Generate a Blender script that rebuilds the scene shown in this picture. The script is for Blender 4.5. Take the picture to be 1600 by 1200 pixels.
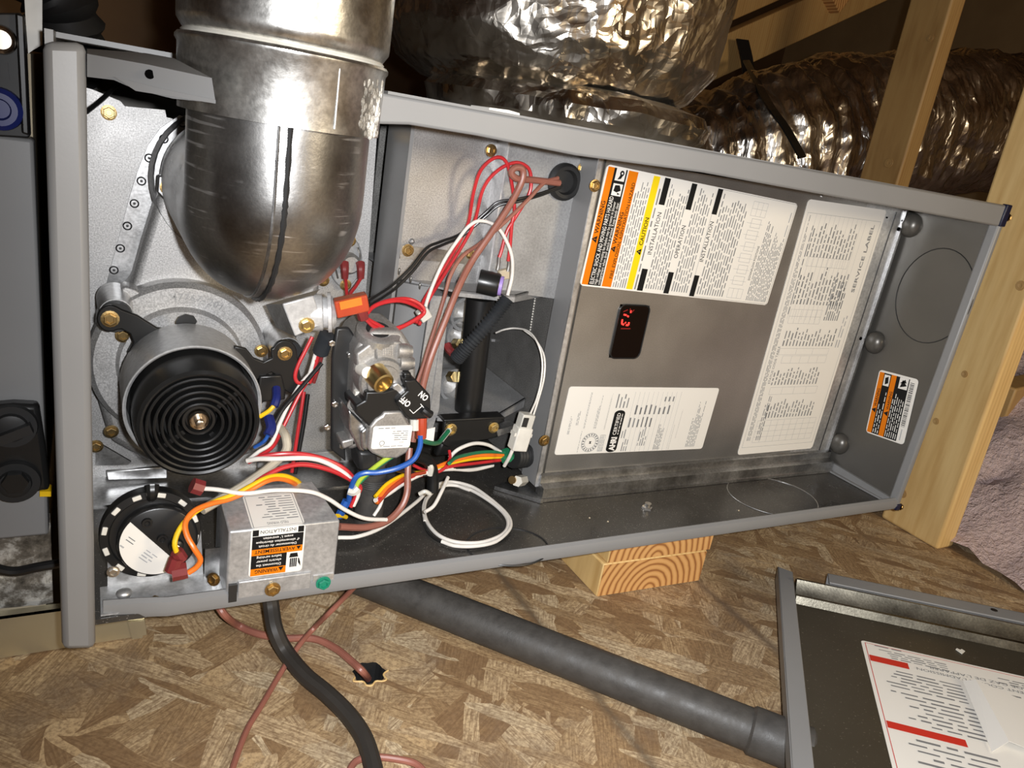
import bpy, bmesh, math, random
from mathutils import Vector, Matrix, noise
random.seed(7)
for o in list(bpy.data.objects): bpy.data.objects.remove(o)
S = bpy.context.scene
COL = S.collection
V = Vector

# ---------------------------------------------------------------- camera, lights, exposure
F_PX = 1180.0
CAM = V((0.01847, -0.465, 0.34667))
# rows: image right, image down, view direction (world axes: X along the furnace, Y into it, Z up)
RW = (V((0.87299895, -0.45929890, 0.16406507)), V((-0.01281136, -0.35786974, -0.93368363)), V((0.48755379, 0.81300293, -0.31830415)))
cd = bpy.data.cameras.new('camera'); cam = bpy.data.objects.new('camera', cd); COL.objects.link(cam)
cd.sensor_fit = 'HORIZONTAL'; cd.sensor_width = 36.0; cd.lens = 36.0 * F_PX / 1600.0
cd.clip_start = 0.01; cd.clip_end = 60
right, up, back = RW[0], -RW[1], -RW[2]
cam.matrix_world = Matrix(((right.x, up.x, back.x, CAM.x), (right.y, up.y, back.y, CAM.y), (right.z, up.z, back.z, CAM.z), (0, 0, 0, 1)))
S.camera = cam

W = bpy.data.worlds.new('world'); S.world = W; W.use_nodes = True
W.node_tree.nodes['Background'].inputs[0].default_value = (1.0, 0.92, 0.80, 1)
W.node_tree.nodes['Background'].inputs[1].default_value = 0.06

def aim(o, target):
    o.rotation_euler = (V(target) - o.location).to_track_quat('-Z', 'Y').to_euler()
# phone torch just right of the lens
ld = bpy.data.lights.new('torch', 'SPOT'); torch = bpy.data.objects.new('torch', ld); COL.objects.link(torch)
ld.energy = 23; ld.color = (0.97, 0.98, 1.0); ld.spot_size = math.radians(148); ld.spot_blend = 1.0; ld.shadow_soft_size = 0.006
torch.location = CAM + RW[0] * 0.022 - RW[1] * 0.008
aim(torch, (0.68, 0.0, 0.04))
# warm work lamp standing in the attic behind the camera, to its right
ld = bpy.data.lights.new('work_lamp', 'POINT'); lamp = bpy.data.objects.new('work_lamp', ld); COL.objects.link(lamp)
ld.shadow_soft_size = 0.16; ld.energy = 31; ld.color = (1.0, 0.83, 0.58)
lamp.location = (0.95, -1.35, 0.62)

S.view_settings.view_transform = 'Standard'; S.view_settings.look = 'None'
S.view_settings.gamma = 1.0; S.view_settings.use_curve_mapping = False
S.view_settings.exposure = 0.08

# ---------------------------------------------------------------- helpers
def P(px, py, Y=None, Z=None, X=None):
    """point of the place seen at a pixel, on the plane Y=, Z= or X="""
    d = RW[0] * (px - 800) + RW[1] * (py - 600) + RW[2] * F_PX
    if Y is not None: t = (Y - CAM.y) / d.y
    elif Z is not None: t = (Z - CAM.z) / d.z
    else: t = (X - CAM.x) / d.x
    return CAM + d * t

ORG = {}
def tag(o, label=None, cat=None, group=None, kind=None):
    if label: o['label'] = label
    if cat: o['category'] = cat
    if group: o['group'] = group
    if kind: o['kind'] = kind
    return o
def thing(name, label, cat, loc, group=None):
    o = bpy.data.objects.new(name, None); COL.objects.link(o); o.location = loc
    o.empty_display_size = 0.02
    ORG[o.name] = V(loc)
    return tag(o, label, cat, group)

class MB:
    def __init__(s): s.v = []; s.f = []; s.m = []; s.mi = 0
    def add(s, vs, fs):
        b = len(s.v); s.v += [V(p) for p in vs]; s.f += [tuple(b + i for i in f) for f in fs]; s.m += [s.mi] * len(fs); return s
    def box(s, a, b):
        x0, y0, z0 = [min(a[i], b[i]) for i in range(3)]; x1, y1, z1 = [max(a[i], b[i]) for i in range(3)]
        return s.add([(x0,y0,z0),(x1,y0,z0),(x1,y1,z0),(x0,y1,z0),(x0,y0,z1),(x1,y0,z1),(x1,y1,z1),(x0,y1,z1)],
                     [(0,3,2,1),(4,5,6,7),(0,1,5,4),(1,2,6,5),(2,3,7,6),(3,0,4,7)])
    def obox(s, c, ex, ey, ez):
        c = V(c); ex, ey, ez = V(ex), V(ey), V(ez)
        vs = [c + ex*i + ey*j + ez*k for k in (-1,1) for i, j in ((-1,-1),(1,-1),(1,1),(-1,1))]
        return s.add(vs, [(0,3,2,1),(4,5,6,7),(0,1,5,4),(1,2,6,5),(2,3,7,6),(3,0,4,7)])
    def prism(s, pts, ext):
        pts = [V(p) for p in pts]; ext = V(ext); n = len(pts)
        return s.add(pts + [p + ext for p in pts], [tuple(range(n)), tuple(range(2*n-1, n-1, -1))] + [(i, i+n, (i+1) % n + n, (i+1) % n) for i in range(n)])
    def poly(s, px, Y, th):
        """outline given in pixels on the plane Y, th thick into the furnace"""
        return s.prism([P(x, y, Y) for x, y in px], (0, th, 0))
    def cyl(s, a, b, r, r2=None, n=20, caps=True):
        return s.lathe(a, V(b) - V(a), [(0, r), (1, r if r2 is None else r2)], n, caps, scale=True)
    def lathe(s, o, ax, prof, n=32, caps=True, scale=False):
        o = V(o); ax = V(ax); L = ax.length if scale else 1.0; ax = ax.normalized()
        t = V((0,0,1)) if abs(ax.z) < .9 else V((1,0,0))
        e = ax.cross(t).normalized(); g = ax.cross(e)
        vs = []; fs = []
        for h, r in prof:
            for i in range(n):
                a = 2*math.pi*i/n
                vs.append(o + ax*(h*L) + (e*math.cos(a) + g*math.sin(a))*r)
        for j in range(len(prof)-1):
            for i in range(n):
                k = (i+1) % n
                fs.append((j*n+i, (j+1)*n+i, (j+1)*n+k, j*n+k))
        if caps:
            fs.append(tuple(range(n))); fs.append(tuple(range((len(prof)-1)*n + n-1, (len(prof)-1)*n - 1, -1)))
        return s.add(vs, fs)
    def tube(s, path, r, n=8, res=6, caps=True, rf=None, smooth=True):
        pts = catmull(path, res) if smooth else [V(p) for p in path]
        N = len(pts); vs = []; fs = []; prev = None
        for i, p in enumerate(pts):
            t = (pts[min(i+1, N-1)] - pts[max(i-1, 0)]).normalized()
            if prev is None:
                e = t.cross(V((0,0,1)) if abs(t.z) < .9 else V((1,0,0))).normalized()
            else:
                e = (prev - t*prev.dot(t)).normalized()
            prev = e; g = t.cross(e)
            rr = r if rf is None else rf(i/(N-1), i)
            for k in range(n):
                a = 2*math.pi*k/n; vs.append(p + (e*math.cos(a) + g*math.sin(a))*rr)
        for i in range(N-1):
            for k in range(n):
                q = (k+1) % n; fs.append((i*n+k, i*n+q, (i+1)*n+q, (i+1)*n+k))
        if caps: fs += [tuple(range(n-1, -1, -1)), tuple((N-1)*n+k for k in range(n))]
        return s.add(vs, fs)
    def ball(s, c, r, n=16, m=10, sc=(1,1,1)):
        c = V(c); vs = [c + V((0,0,r*sc[2]))]; fs = []
        for j in range(1, m):
            t = math.pi*j/m
            for i in range(n):
                a = 2*math.pi*i/n; vs.append(c + V((math.sin(t)*math.cos(a)*r*sc[0], math.sin(t)*math.sin(a)*r*sc[1], math.cos(t)*r*sc[2])))
        vs.append(c - V((0,0,r*sc[2])))
        for i in range(n): fs.append((0, 1+i, 1+(i+1) % n))
        for j in range(m-2):
            for i in range(n):
                k = (i+1) % n; fs.append((1+j*n+i, 1+(j+1)*n+i, 1+(j+1)*n+k, 1+j*n+k))
        for i in range(n): fs.append((len(vs)-1, 1+(m-2)*n+(i+1) % n, 1+(m-2)*n+i))
        return s.add(vs, fs)
    def build(s, name, mat, parent=None, smooth=True, bevel=0, seg=2, label=None, kind=None, org=None):
        if parent is not None: og = ORG[parent.name]
        elif org is not None: og = V(org)
        else:
            n = len(s.v); og = V((sum(p.x for p in s.v)/n, sum(p.y for p in s.v)/n, min(p.z for p in s.v)))
        me = bpy.data.meshes.new(name); me.from_pydata([p - og for p in s.v], [], s.f); me.update()
        bm = bmesh.new(); bm.from_mesh(me); bmesh.ops.recalc_face_normals(bm, faces=bm.faces)
        if smooth:
            for f in bm.faces: f.smooth = True
            for e in bm.edges:
                if len(e.link_faces) == 2 and e.calc_face_angle(0) > 0.6: e.smooth = False
                elif len(e.link_faces) < 2: e.smooth = False
        bm.to_mesh(me); bm.free()
        for m in (mat if isinstance(mat, (list, tuple)) else [mat]): me.materials.append(m)
        if isinstance(mat, (list, tuple)):
            me.polygons.foreach_set('material_index', s.m)
        o = bpy.data.objects.new(name, me); COL.objects.link(o)
        if parent is not None: o.parent = parent
        else: o.location = og
        ORG[o.name] = og
        if bevel:
            b = o.modifiers.new('bevel', 'BEVEL'); b.width = bevel; b.segments = seg; b.limit_method = 'ANGLE'; b.angle_limit = .6
            b.harden_normals = False
        if label: o['label'] = label
        if kind: o['kind'] = kind
        return o
def catmull(path, res=6):
    p = [V(q) for q in path]
    if len(p) < 3: return p
    p = [p[0]*2 - p[1]] + p + [p[-1]*2 - p[-2]]; out = []
    for i in range(1, len(p)-2):
        a, b, c, d = p[i-1], p[i], p[i+1], p[i+2]
        for k in range(res):
            t = k/res
            out.append(0.5*((2*b) + (c-a)*t + (2*a-5*b+4*c-d)*t*t + (3*b-a-3*c+d)*t**3))
    out.append(p[-2]); return out

# ---------------------------------------------------------------- materials
def srgb(r, g, b): return tuple(((c/255)/12.92 if c <= 10 else ((c/255+.055)/1.055)**2.4) for c in (r, g, b)) + (1,)
class NT:
    def __init__(s, name):
        s.m = bpy.data.materials.new(name); s.m.use_nodes = True; s.t = s.m.node_tree
        s.b = s.t.nodes['Principled BSDF']; s.tc = None
    def n(s, typ, **k):
        x = s.t.nodes.new(typ)
        for a, b in k.items(): setattr(x, a, b)
        return x
    def l(s, a, b): s.t.links.new(a, b)
    def coord(s, scale=(1,1,1), rot=(0,0,0)):
        if s.tc is None: s.tc = s.n('ShaderNodeTexCoord')
        mp = s.n('ShaderNodeMapping'); mp.inputs['Scale'].default_value = scale; mp.inputs['Rotation'].default_value = rot
        s.l(s.tc.outputs['Object'], mp.inputs['Vector']); return mp.outputs[0]
    def turned(s, scale, ang):
        a = s.coord((1,1,1), (0,0,ang)); mp = s.n('ShaderNodeMapping'); mp.inputs['Scale'].default_value = scale; s.l(a, mp.inputs['Vector']); return mp.outputs[0]
    def noise(s, scale, detail=3, rough=.55, vec=None):
        x = s.n('ShaderNodeTexNoise'); x.inputs['Scale'].default_value = scale; x.inputs['Detail'].default_value = detail; x.inputs['Roughness'].default_value = rough
        s.l(vec if vec is not None else s.coord(), x.inputs['Vector']); return x.outputs[0]
    def ramp(s, fac, stops):
        x = s.n('ShaderNodeValToRGB'); e = x.color_ramp.elements
        e[0].position, e[0].color = stops[0]; e[1].position, e[1].color = stops[-1]
        for p, c in stops[1:-1]:
            q = e.new(p); q.color = c
        s.l(fac, x.inputs[0]); return x.outputs[0]
    def mix(s, fac, a, b, mode='MIX'):
        x = s.n('ShaderNodeMix', data_type='RGBA', blend_type=mode)
        for k, v in ((0, fac), (6, a), (7, b)):
            if hasattr(v, 'is_linked'): s.l(v, x.inputs[k])
            else: x.inputs[k].default_value = v
        return x.outputs[2]
    def bump(s, h, strength=.3, dist=.001):
        x = s.n('ShaderNodeBump'); x.inputs['Strength'].default_value = strength; x.inputs['Distance'].default_value = dist
        s.l(h, x.inputs['Height']); s.l(x.outputs[0], s.b.inputs['Normal']); return x
    def set(s, **k):
        for a, v in k.items():
            a = {'color': 'Base Color', 'rough': 'Roughness', 'metal': 'Metallic', 'ior': 'IOR', 'trans': 'Transmission Weight', 'spec': 'Specular IOR Level',
                 'coat': 'Coat Weight', 'emit': 'Emission Color', 'emits': 'Emission Strength', 'sheen': 'Sheen Weight', 'alpha': 'Alpha'}[a]
            i = s.b.inputs[a]
            if hasattr(v, 'is_linked'): s.l(v, i)
            else: i.default_value = v
        return s
def g(v): return (v, v, v, 1)
def plain(name, col, rough=.45, metal=0, **k):
    t = NT(name); t.set(color=col, rough=rough, metal=metal, **k)
    if metal < .5:
        nz = t.noise(90, 2); c = t.mix(nz, tuple(x*.82 for x in col[:3])+(1,), tuple(min(1, x*1.15) for x in col[:3])+(1,)); t.set(color=c)
    return t.m
M = {}
def galv(name, lo, hi, scale=420, r0=.3, r1=.55, tint=(1,1,1), metal=1.0, big=30, streak=None):
    t = NT(name); n1 = t.noise(scale, 2, .6); n2 = t.noise(big, 4)
    c = t.ramp(n1, [(.3, (lo*tint[0], lo*tint[1], lo*tint[2], 1)), (.7, (hi*tint[0], hi*tint[1], hi*tint[2], 1))])
    c = t.mix(.35, c, t.ramp(n2, [(.3, g(.25)), (.7, g(.95))]), 'MULTIPLY')
    t.set(color=c, metal=metal, rough=t.ramp(n2, [(.3, g(r0)), (.7, g(r1))]))
    if streak:
        n1 = t.noise(1, 3, .6, vec=t.coord(streak))
    t.bump(n1, .12, .0006); return t.m
M['paint'] = None
t = NT('grey_paint'); n = t.noise(700, 2); n2 = t.noise(12, 3)
t.set(color=t.mix(n2, g(.205), (.245,.243,.24,1)), rough=.42, spec=.5); t.bump(n, .05, .0004); M['paint'] = t.m
t = NT('inner_paint'); n = t.noise(900, 2); n2 = t.noise(14, 4)
t.set(color=t.mix(n2, (.10,.095,.085,1), (.145,.135,.12,1)), rough=.34, metal=.5); t.bump(n, .05, .0004); M['inner'] = t.m
# dusty cabinet floor; the dark interior it reflects is put into the colour
t = NT('dusty_inner_floor'); n = t.noise(22, 5, .65); d = t.noise(900, 1); d2 = t.noise(260, 2)
c = t.mix(n, (.028,.026,.023,1), (.085,.078,.07,1))
c = t.mix(t.ramp(d, [(.68, g(0)), (.74, g(1))]), c, (.3,.28,.25,1)); t.set(color=c, rough=t.ramp(n, [(.3, g(.22)), (.8, g(.5))]), metal=.3, spec=.5)
t.bump(d2, .08, .0005); M['inner_floor'] = t.m
M['galv'] = galv('galvanised_steel', .42, .62, 380, .32, .5)
M['galv_panel'] = galv('galvanised_panel', .5, .6, 900, .28, .38, (1.0, .98, .94), metal=.85, big=9, streak=(40, 40, 600))
M['galv_bright'] = galv('bright_galvanised', .6, .85, 250, .3, .5, metal=.8)
M['plate'] = galv('speckled_steel_plate', .42, .78, 900, .45, .62, (1, .985, .97), metal=.8, big=16)
M['plate2'] = galv('speckled_aluminised_plate', .34, .6, 900, .4, .55, (1, .98, .97), metal=.8, big=14)
M['galv_dull'] = galv('dull_galvanised', .34, .46, 500, .4, .55, metal=.35)
M['galv_white'] = galv('pale_galvanised', .6, .78, 300, .35, .5, metal=.35)
M['galv_white2'] = galv('satin_galvanised', .42, .6, 260, .35, .5, metal=.5)
M['box_dark'] = galv('dark_burner_box', .14, .32, 900, .45, .6, (1,.97,.92), metal=.5, big=40)  # darker, slightly warm speckled metal for the burner box
M['cast'] = galv('cast_aluminium', .42, .58, 700, .45, .6, (1, .97, .93), metal=.8)
M['pipe'] = galv('vent_pipe_steel', .6, .9, 300, .26, .4, (1, .99, .95), big=40)
M['galv_door'] = galv('door_fold_metal', .2, .3, 500, .3, .42, (1,.93,.75))
t = NT('elbow_steel'); n1 = t.noise(500, 2, .6); n2 = t.noise(18, 4); ns = t.noise(1, 2, .5, vec=t.coord((22, 22, 420))); nb = t.noise(34, 3)
c = t.mix(n1, g(.34), (.56,.55,.53,1)); c = t.mix(.45, c, t.ramp(n2, [(.3, g(.3)), (.7, g(.95))]), 'MULTIPLY')
sm = t.mix(1.0, t.ramp(ns, [(.56, g(0)), (.62, g(1))]), t.ramp(nb, [(.5, g(0)), (.6, g(.8))]), 'MULTIPLY')
t.set(color=t.mix(sm, c, g(.82)), metal=1, rough=t.mix(sm, t.ramp(n2, [(.3, g(.28)), (.7, g(.42))]), g(.5))); t.bump(n1, .1, .0005); M['elbow'] = t.m
M['brass'] = plain('brass', (.72, .56, .26, 1), .3, 1)
M['screw_brass'] = plain('zinc_yellow_screw', (.46, .32, .14, 1), .35, 1)
M['steel'] = plain('screw_steel', (.62, .6, .57, 1), .28, 1)
M['hubsteel'] = plain('hub_steel', (.55, .48, .4, 1), .25, 1)
M['black'] = plain('black_plastic', g(.012), .32)
M['black_metal'] = plain('black_painted_steel', g(.008), .38)
M['rubber'] = plain('black_rubber', g(.014), .55)
M['dark_grey'] = plain('dark_grey_metal', g(.05), .4, .6)
M['ribbed'] = plain('grey_black_conduit', (.03,.033,.037,1), .45)
M['white'] = plain('white_plastic', (.72,.69,.62,1), .4)
M['clear'] = plain('milky_nylon', (.6,.58,.52,1), .3)
M['red'] = plain('red_wire_jacket', (.52,.025,.03,1), .34)
M['maroon'] = plain('dark_red_vinyl', (.2,.03,.03,1), .3)
M['redorange'] = plain('red_vinyl_boot', (.42,.06,.025,1), .25)
M['orange'] = plain('orange_wire_jacket', (.85,.19,.02,1), .36)
M['yellow'] = plain('yellow_wire_jacket', (.85,.52,.01,1), .36)
M['blue'] = plain('blue_wire_jacket', (.02,.10,.4,1), .34)
M['green'] = plain('green_wire_jacket', (.02,.2,.09,1), .34)
M['greenyellow'] = plain('green_yellow_jacket', (.42,.55,.05,1), .34)
M['whitewire'] = plain('white_wire_jacket', (.78,.74,.68,1), .36)
M['cream'] = plain('cream_sleeve', (.5,.44,.34,1), .5)
M['brown'] = plain('brown_cable_jacket', (.29,.11,.078,1), .4)
M['blackwire'] = plain('black_wire_jacket', g(.012), .34)
M['cable'] = plain('power_cable_jacket', (.03,.026,.022,1), .55)
M['purple'] = plain('lilac_cap', (.36,.25,.62,1), .5)
M['navy'] = plain('dark_blue_tape', (.006,.008,.03,1), .4)
M['greenscrew'] = plain('green_screw', (.01,.22,.13,1), .35)
M['blueplastic'] = plain('blue_plastic', (.012,.02,.13,1), .4)
M['hole'] = plain('painted_hole', g(.002), 1.0, spec=0)  # openings are solid discs; their darkness is put into the colour
t = NT('label_paper'); t.set(color=(.80,.77,.71,1), rough=.5); M['paper'] = t.m
def ink(name, c, r=.5): t = NT(name); t.set(color=c, rough=r, spec=.15); return t.m
M['ink_orange'] = ink('printed_orange', (.74,.19,.004,1)); M['ink_yellow'] = ink('printed_yellow', (.85,.62,.01,1))
M['ink_black'] = ink('printed_black', g(.01)); M['ink_grey'] = ink('printed_grey', g(.2)); M['ink_white'] = ink('printed_white', (.8,.77,.72,1))
M['ink_light'] = ink('printed_light_grey', g(.42)); M['ink_red'] = ink('printed_red', (.55,.035,.02,1))
t = NT('display_glass'); t.set(color=(.004,.002,.002,1), rough=.12, spec=.25); M['display'] = t.m
t = NT('red_led'); t.set(color=(.3,0,0,1), emit=(1,.04,.03,1), emits=2.2); M['led'] = t.m
t = NT('dim_red_led'); t.set(color=(.1,0,0,1), emit=(1,.03,.02,1), emits=.12); M['led_dim'] = t.m

# wood
def wood(name, c0, c1, c2, sc=(60, 60, 6), rings=False, rot=(0,0,0)):
    t = NT(name); v = t.coord(sc, rot); n = t.noise(1.0, 4, .6, vec=v)
    w = t.n('ShaderNodeTexWave'); w.wave_type = 'BANDS'; w.bands_direction = 'X'; w.inputs['Scale'].default_value = .8; w.inputs['Distortion'].default_value = 5; w.inputs['Detail'].default_value = 3
    t.l(v, w.inputs['Vector'])
    c = t.ramp(w.outputs[1], [(.0, c1), (.6, c0), (1, c0)]); c = t.mix(t.ramp(n, [(.35, g(0)), (.75, g(1))]), c, c2)
    t.set(color=c, rough=.55); t.bump(n, .1, .0005); return t.m
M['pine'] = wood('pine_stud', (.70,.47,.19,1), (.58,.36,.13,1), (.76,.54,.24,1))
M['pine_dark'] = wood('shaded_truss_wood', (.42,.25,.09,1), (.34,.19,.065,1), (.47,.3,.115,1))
# end grain: rings around an axis lying in Y
t = NT('end_grain'); v = t.coord((1, .2, 1)); w = t.n('ShaderNodeTexWave'); w.wave_type = 'RINGS'; w.rings_direction = 'Y'
w.inputs['Scale'].default_value = 42; w.inputs['Distortion'].default_value = 1.6; w.inputs['Detail'].default_value = 2; w.inputs['Detail Scale'].default_value = 1.2; t.l(v, w.inputs['Vector'])
t.set(color=t.ramp(w.outputs[1], [(.0, (.30,.12,.035,1)), (.35, (.58,.30,.10,1)), (1, (.68,.38,.145,1))]), rough=.6); M['endgrain'] = t.m
# oriented strand board
t = NT('oriented_strand_board'); layers = []
base = t.noise(7, 5, .6)
col = t.ramp(base, [(.3, (.40,.26,.125,1)), (.5, (.52,.36,.19,1)), (.7, (.60,.44,.25,1))])
for i, (ang, sx, sy, thr) in enumerate(((.25, 13, 48, .36), (1.3, 12, 44, .45), (-.55, 15, 55, .42), (2.1, 14, 50, .5), (.75, 20, 80, .5))):
    mp = t.turned((sx, sy, 1), ang); nz = t.noise(1.1, 2, .5, vec=mp)
    vm = t.n('ShaderNodeVectorMath', operation='MULTIPLY_ADD'); t.l(nz, vm.inputs[0]); vm.inputs[1].default_value = (.5,.5,.5); t.l(mp, vm.inputs[2])
    vo = t.n('ShaderNodeTexVoronoi'); vo.inputs['Scale'].default_value = 1.0; t.l(vm.outputs[0], vo.inputs['Vector'])
    sp = t.n('ShaderNodeSeparateColor'); t.l(vo.outputs['Color'], sp.inputs[0])
    cc = t.ramp(sp.outputs[0], [(.0, (.27,.165,.08,1)), (.2, (.38,.25,.125,1)), (.5, (.52,.37,.20,1)), (.75, (.62,.46,.27,1)), (1, (.70,.56,.36,1))])
    grain = t.noise(1, 4, .7, vec=t.turned((45, 620, 1), ang))
    cc = t.mix(t.ramp(grain, [(.34, g(.8)), (.6, g(0))]), cc, (.16,.085,.036,1))
    mk = t.ramp(sp.outputs[1], [(thr, g(0)), (thr+.02, g(1))]); col = t.mix(mk, col, cc)
    layers.append(sp.outputs[2])
# faint nailing-guide lines printed along Y (the floor object sits at the world origin)
sx = t.n('ShaderNodeSeparateXYZ'); t.l(t.tc.outputs['Object'], sx.inputs[0])
wob = t.noise(30, 3)
def line_at(x0, w):
    a = t.n('ShaderNodeMath', operation='SUBTRACT'); t.l(sx.outputs[0], a.inputs[0]); a.inputs[1].default_value = x0
    b = t.n('ShaderNodeMath', operation='ABSOLUTE'); t.l(a.outputs[0], b.inputs[0])
    d = t.n('ShaderNodeMath', operation='MULTIPLY_ADD'); t.l(wob, d.inputs[0]); d.inputs[1].default_value = .006; t.l(b.outputs[0], d.inputs[2])
    return t.ramp(d.outputs[0], [(w, g(.75)), (w+.005, g(0))])
col = t.mix(line_at(.377, .005), col, (.10,.075,.05,1)); col = t.mix(line_at(.585, .005), col, (.13,.09,.06,1))
dirt = t.noise(16, 5, .7); col = t.mix(t.ramp(dirt, [(.50, g(0)), (.72, g(.6))]), col, (.17,.125,.09,1))
fine = t.noise(300, 3, .7); t.set(color=t.mix(t.ramp(fine, [(.36, g(.6)), (.58, g(0))]), col, (.15,.085,.04,1)), rough=.7)
t.bump(layers[0], .25, .001); M['osb'] = t.m
t = NT('bare_wood_wall'); n = t.noise(5, 5); t.set(color=t.mix(n, (.34,.22,.11,1), (.55,.38,.2,1)), rough=.75); M['shell'] = t.m  # unseen walls, lightened so the blower panel has something bright to reflect
t = NT('dark_roof_deck'); n = t.noise(6, 5); t.set(color=t.mix(n, (.10,.055,.028,1), (.19,.11,.05,1)), rough=.8); M['deck'] = t.m
# foil
def foil(name, c0, c1, r0, r1, scales, strength, stretch=(1,1,1)):
    t = NT(name); n2 = t.noise(9, 3); h = None; base = t.coord(stretch); wn = t.noise(10, 3, .6, vec=base)
    vm = t.n('ShaderNodeVectorMath', operation='MULTIPLY_ADD'); t.l(wn, vm.inputs[0]); vm.inputs[1].default_value = (.07,.07,.07); t.l(base, vm.inputs[2])
    for sc, amp in scales:      # crumpled facets
        v = t.n('ShaderNodeTexVoronoi', distance='MANHATTAN'); v.inputs['Scale'].default_value = sc; t.l(vm.outputs[0], v.inputs['Vector'])
        m_ = t.n('ShaderNodeMath', operation='MULTIPLY'); t.l(v.outputs[0], m_.inputs[0]); m_.inputs[1].default_value = amp
        if h is None: h = m_.outputs[0]
        else:
            a_ = t.n('ShaderNodeMath', operation='ADD'); t.l(h, a_.inputs[0]); t.l(m_.outputs[0], a_.inputs[1]); h = a_.outputs[0]
    t.set(color=t.mix(n2, c0, c1), metal=1, rough=t.ramp(n2, [(.35, g(r0)), (.7, g(r1))])); t.bump(h, strength, .01); return t.m
M['foil'] = foil('duct_foil', (.66,.6,.52,1), (.84,.8,.73,1), .18, .36, ((11, 1.0), (24, .5), (60, .22)), .5)
M['foil2'] = foil('flex_duct_foil', (.5,.46,.42,1), (.66,.62,.57,1), .22, .36, ((22, .6), (50, .35)), .45, (1.6, 1, .6))
t = NT('insulation'); n = t.noise(26, 6, .7); n2 = t.noise(120, 4, .7)
t.set(color=t.mix(t.mix(.5, n, n2), (.4,.27,.265,1), (.95,.78,.75,1)), rough=.95); t.bump(n2, 1, .012); M['insul'] = t.m
t = NT('dirty_foil_tape'); n = t.noise(38, 6, .7); n2 = t.noise(12, 4)
t.set(color=t.ramp(n, [(.35, (.03,.026,.02,1)), (.5, (.2,.18,.15,1)), (.6, (.62,.6,.55,1))]), rough=.4, metal=.2); t.bump(n, .5, .003); M['dirty'] = t.m
t = NT('tan_insulation'); n = t.noise(30, 4); t.set(color=t.mix(n, (.42,.34,.22,1), (.6,.52,.38,1)), rough=.8); M['tan'] = t.m
t = NT('black_gas_pipe'); n = t.noise(60, 5, .7); t.set(color=t.mix(n, (.02,.019,.018,1), (.085,.078,.07,1)), rough=t.ramp(n, [(.3, g(.42)), (.7, g(.7))]), spec=.5); t.bump(n, .3, .0015); M['gaspipe'] = t.m
t = NT('pan_metal'); n = t.noise(20, 4); t.set(color=t.mix(n, (.5,.45,.3,1), (.62,.58,.45,1)), rough=.35, metal=.8); M['pan'] = t.m
t = NT('dusty_door_inside'); n = t.noise(10, 4); d = t.noise(500, 2, .6)
t.set(color=t.mix(t.ramp(d, [(.66, g(0)), (.76, g(.7))]), t.mix(n, (.06,.05,.035,1), (.105,.09,.066,1)), (.35,.31,.25,1)), rough=.38, metal=.5); M['door_in'] = t.m

# ---------------------------------------------------------------- screws (shared meshes)
SC = {}
def screw(parent, pos, r=.0045, mat='screw_brass', nrm=(0,-1,0), name='screw', flange=True):
    key = (round(r, 5), mat, flange)
    if key not in SC:
        m = MB(); h = r*.75
        if flange: m.lathe((0,0,0), (0,0,1), [(0, r*1.32), (r*.18, r*1.32), (r*.22, r*1.02)], 14)
        m.lathe((0,0,0), (0,0,1), [(0, r), (h, r), (h*1.08, r*.86), (h*1.08, r*.62), (h*.7, r*.55)], 6)
        o = m.build(name, M[mat], None, False, org=(0,0,0)); SC[key] = o.data; bpy.data.objects.remove(o)
    o = bpy.data.objects.new(name, SC[key]); COL.objects.link(o); o.parent = parent
    o.location = V(pos) - ORG[parent.name]
    o.rotation_euler = V(nrm).to_track_quat('Z', 'Y').to_euler(); ORG[o.name] = V(pos)
    return o

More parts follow.
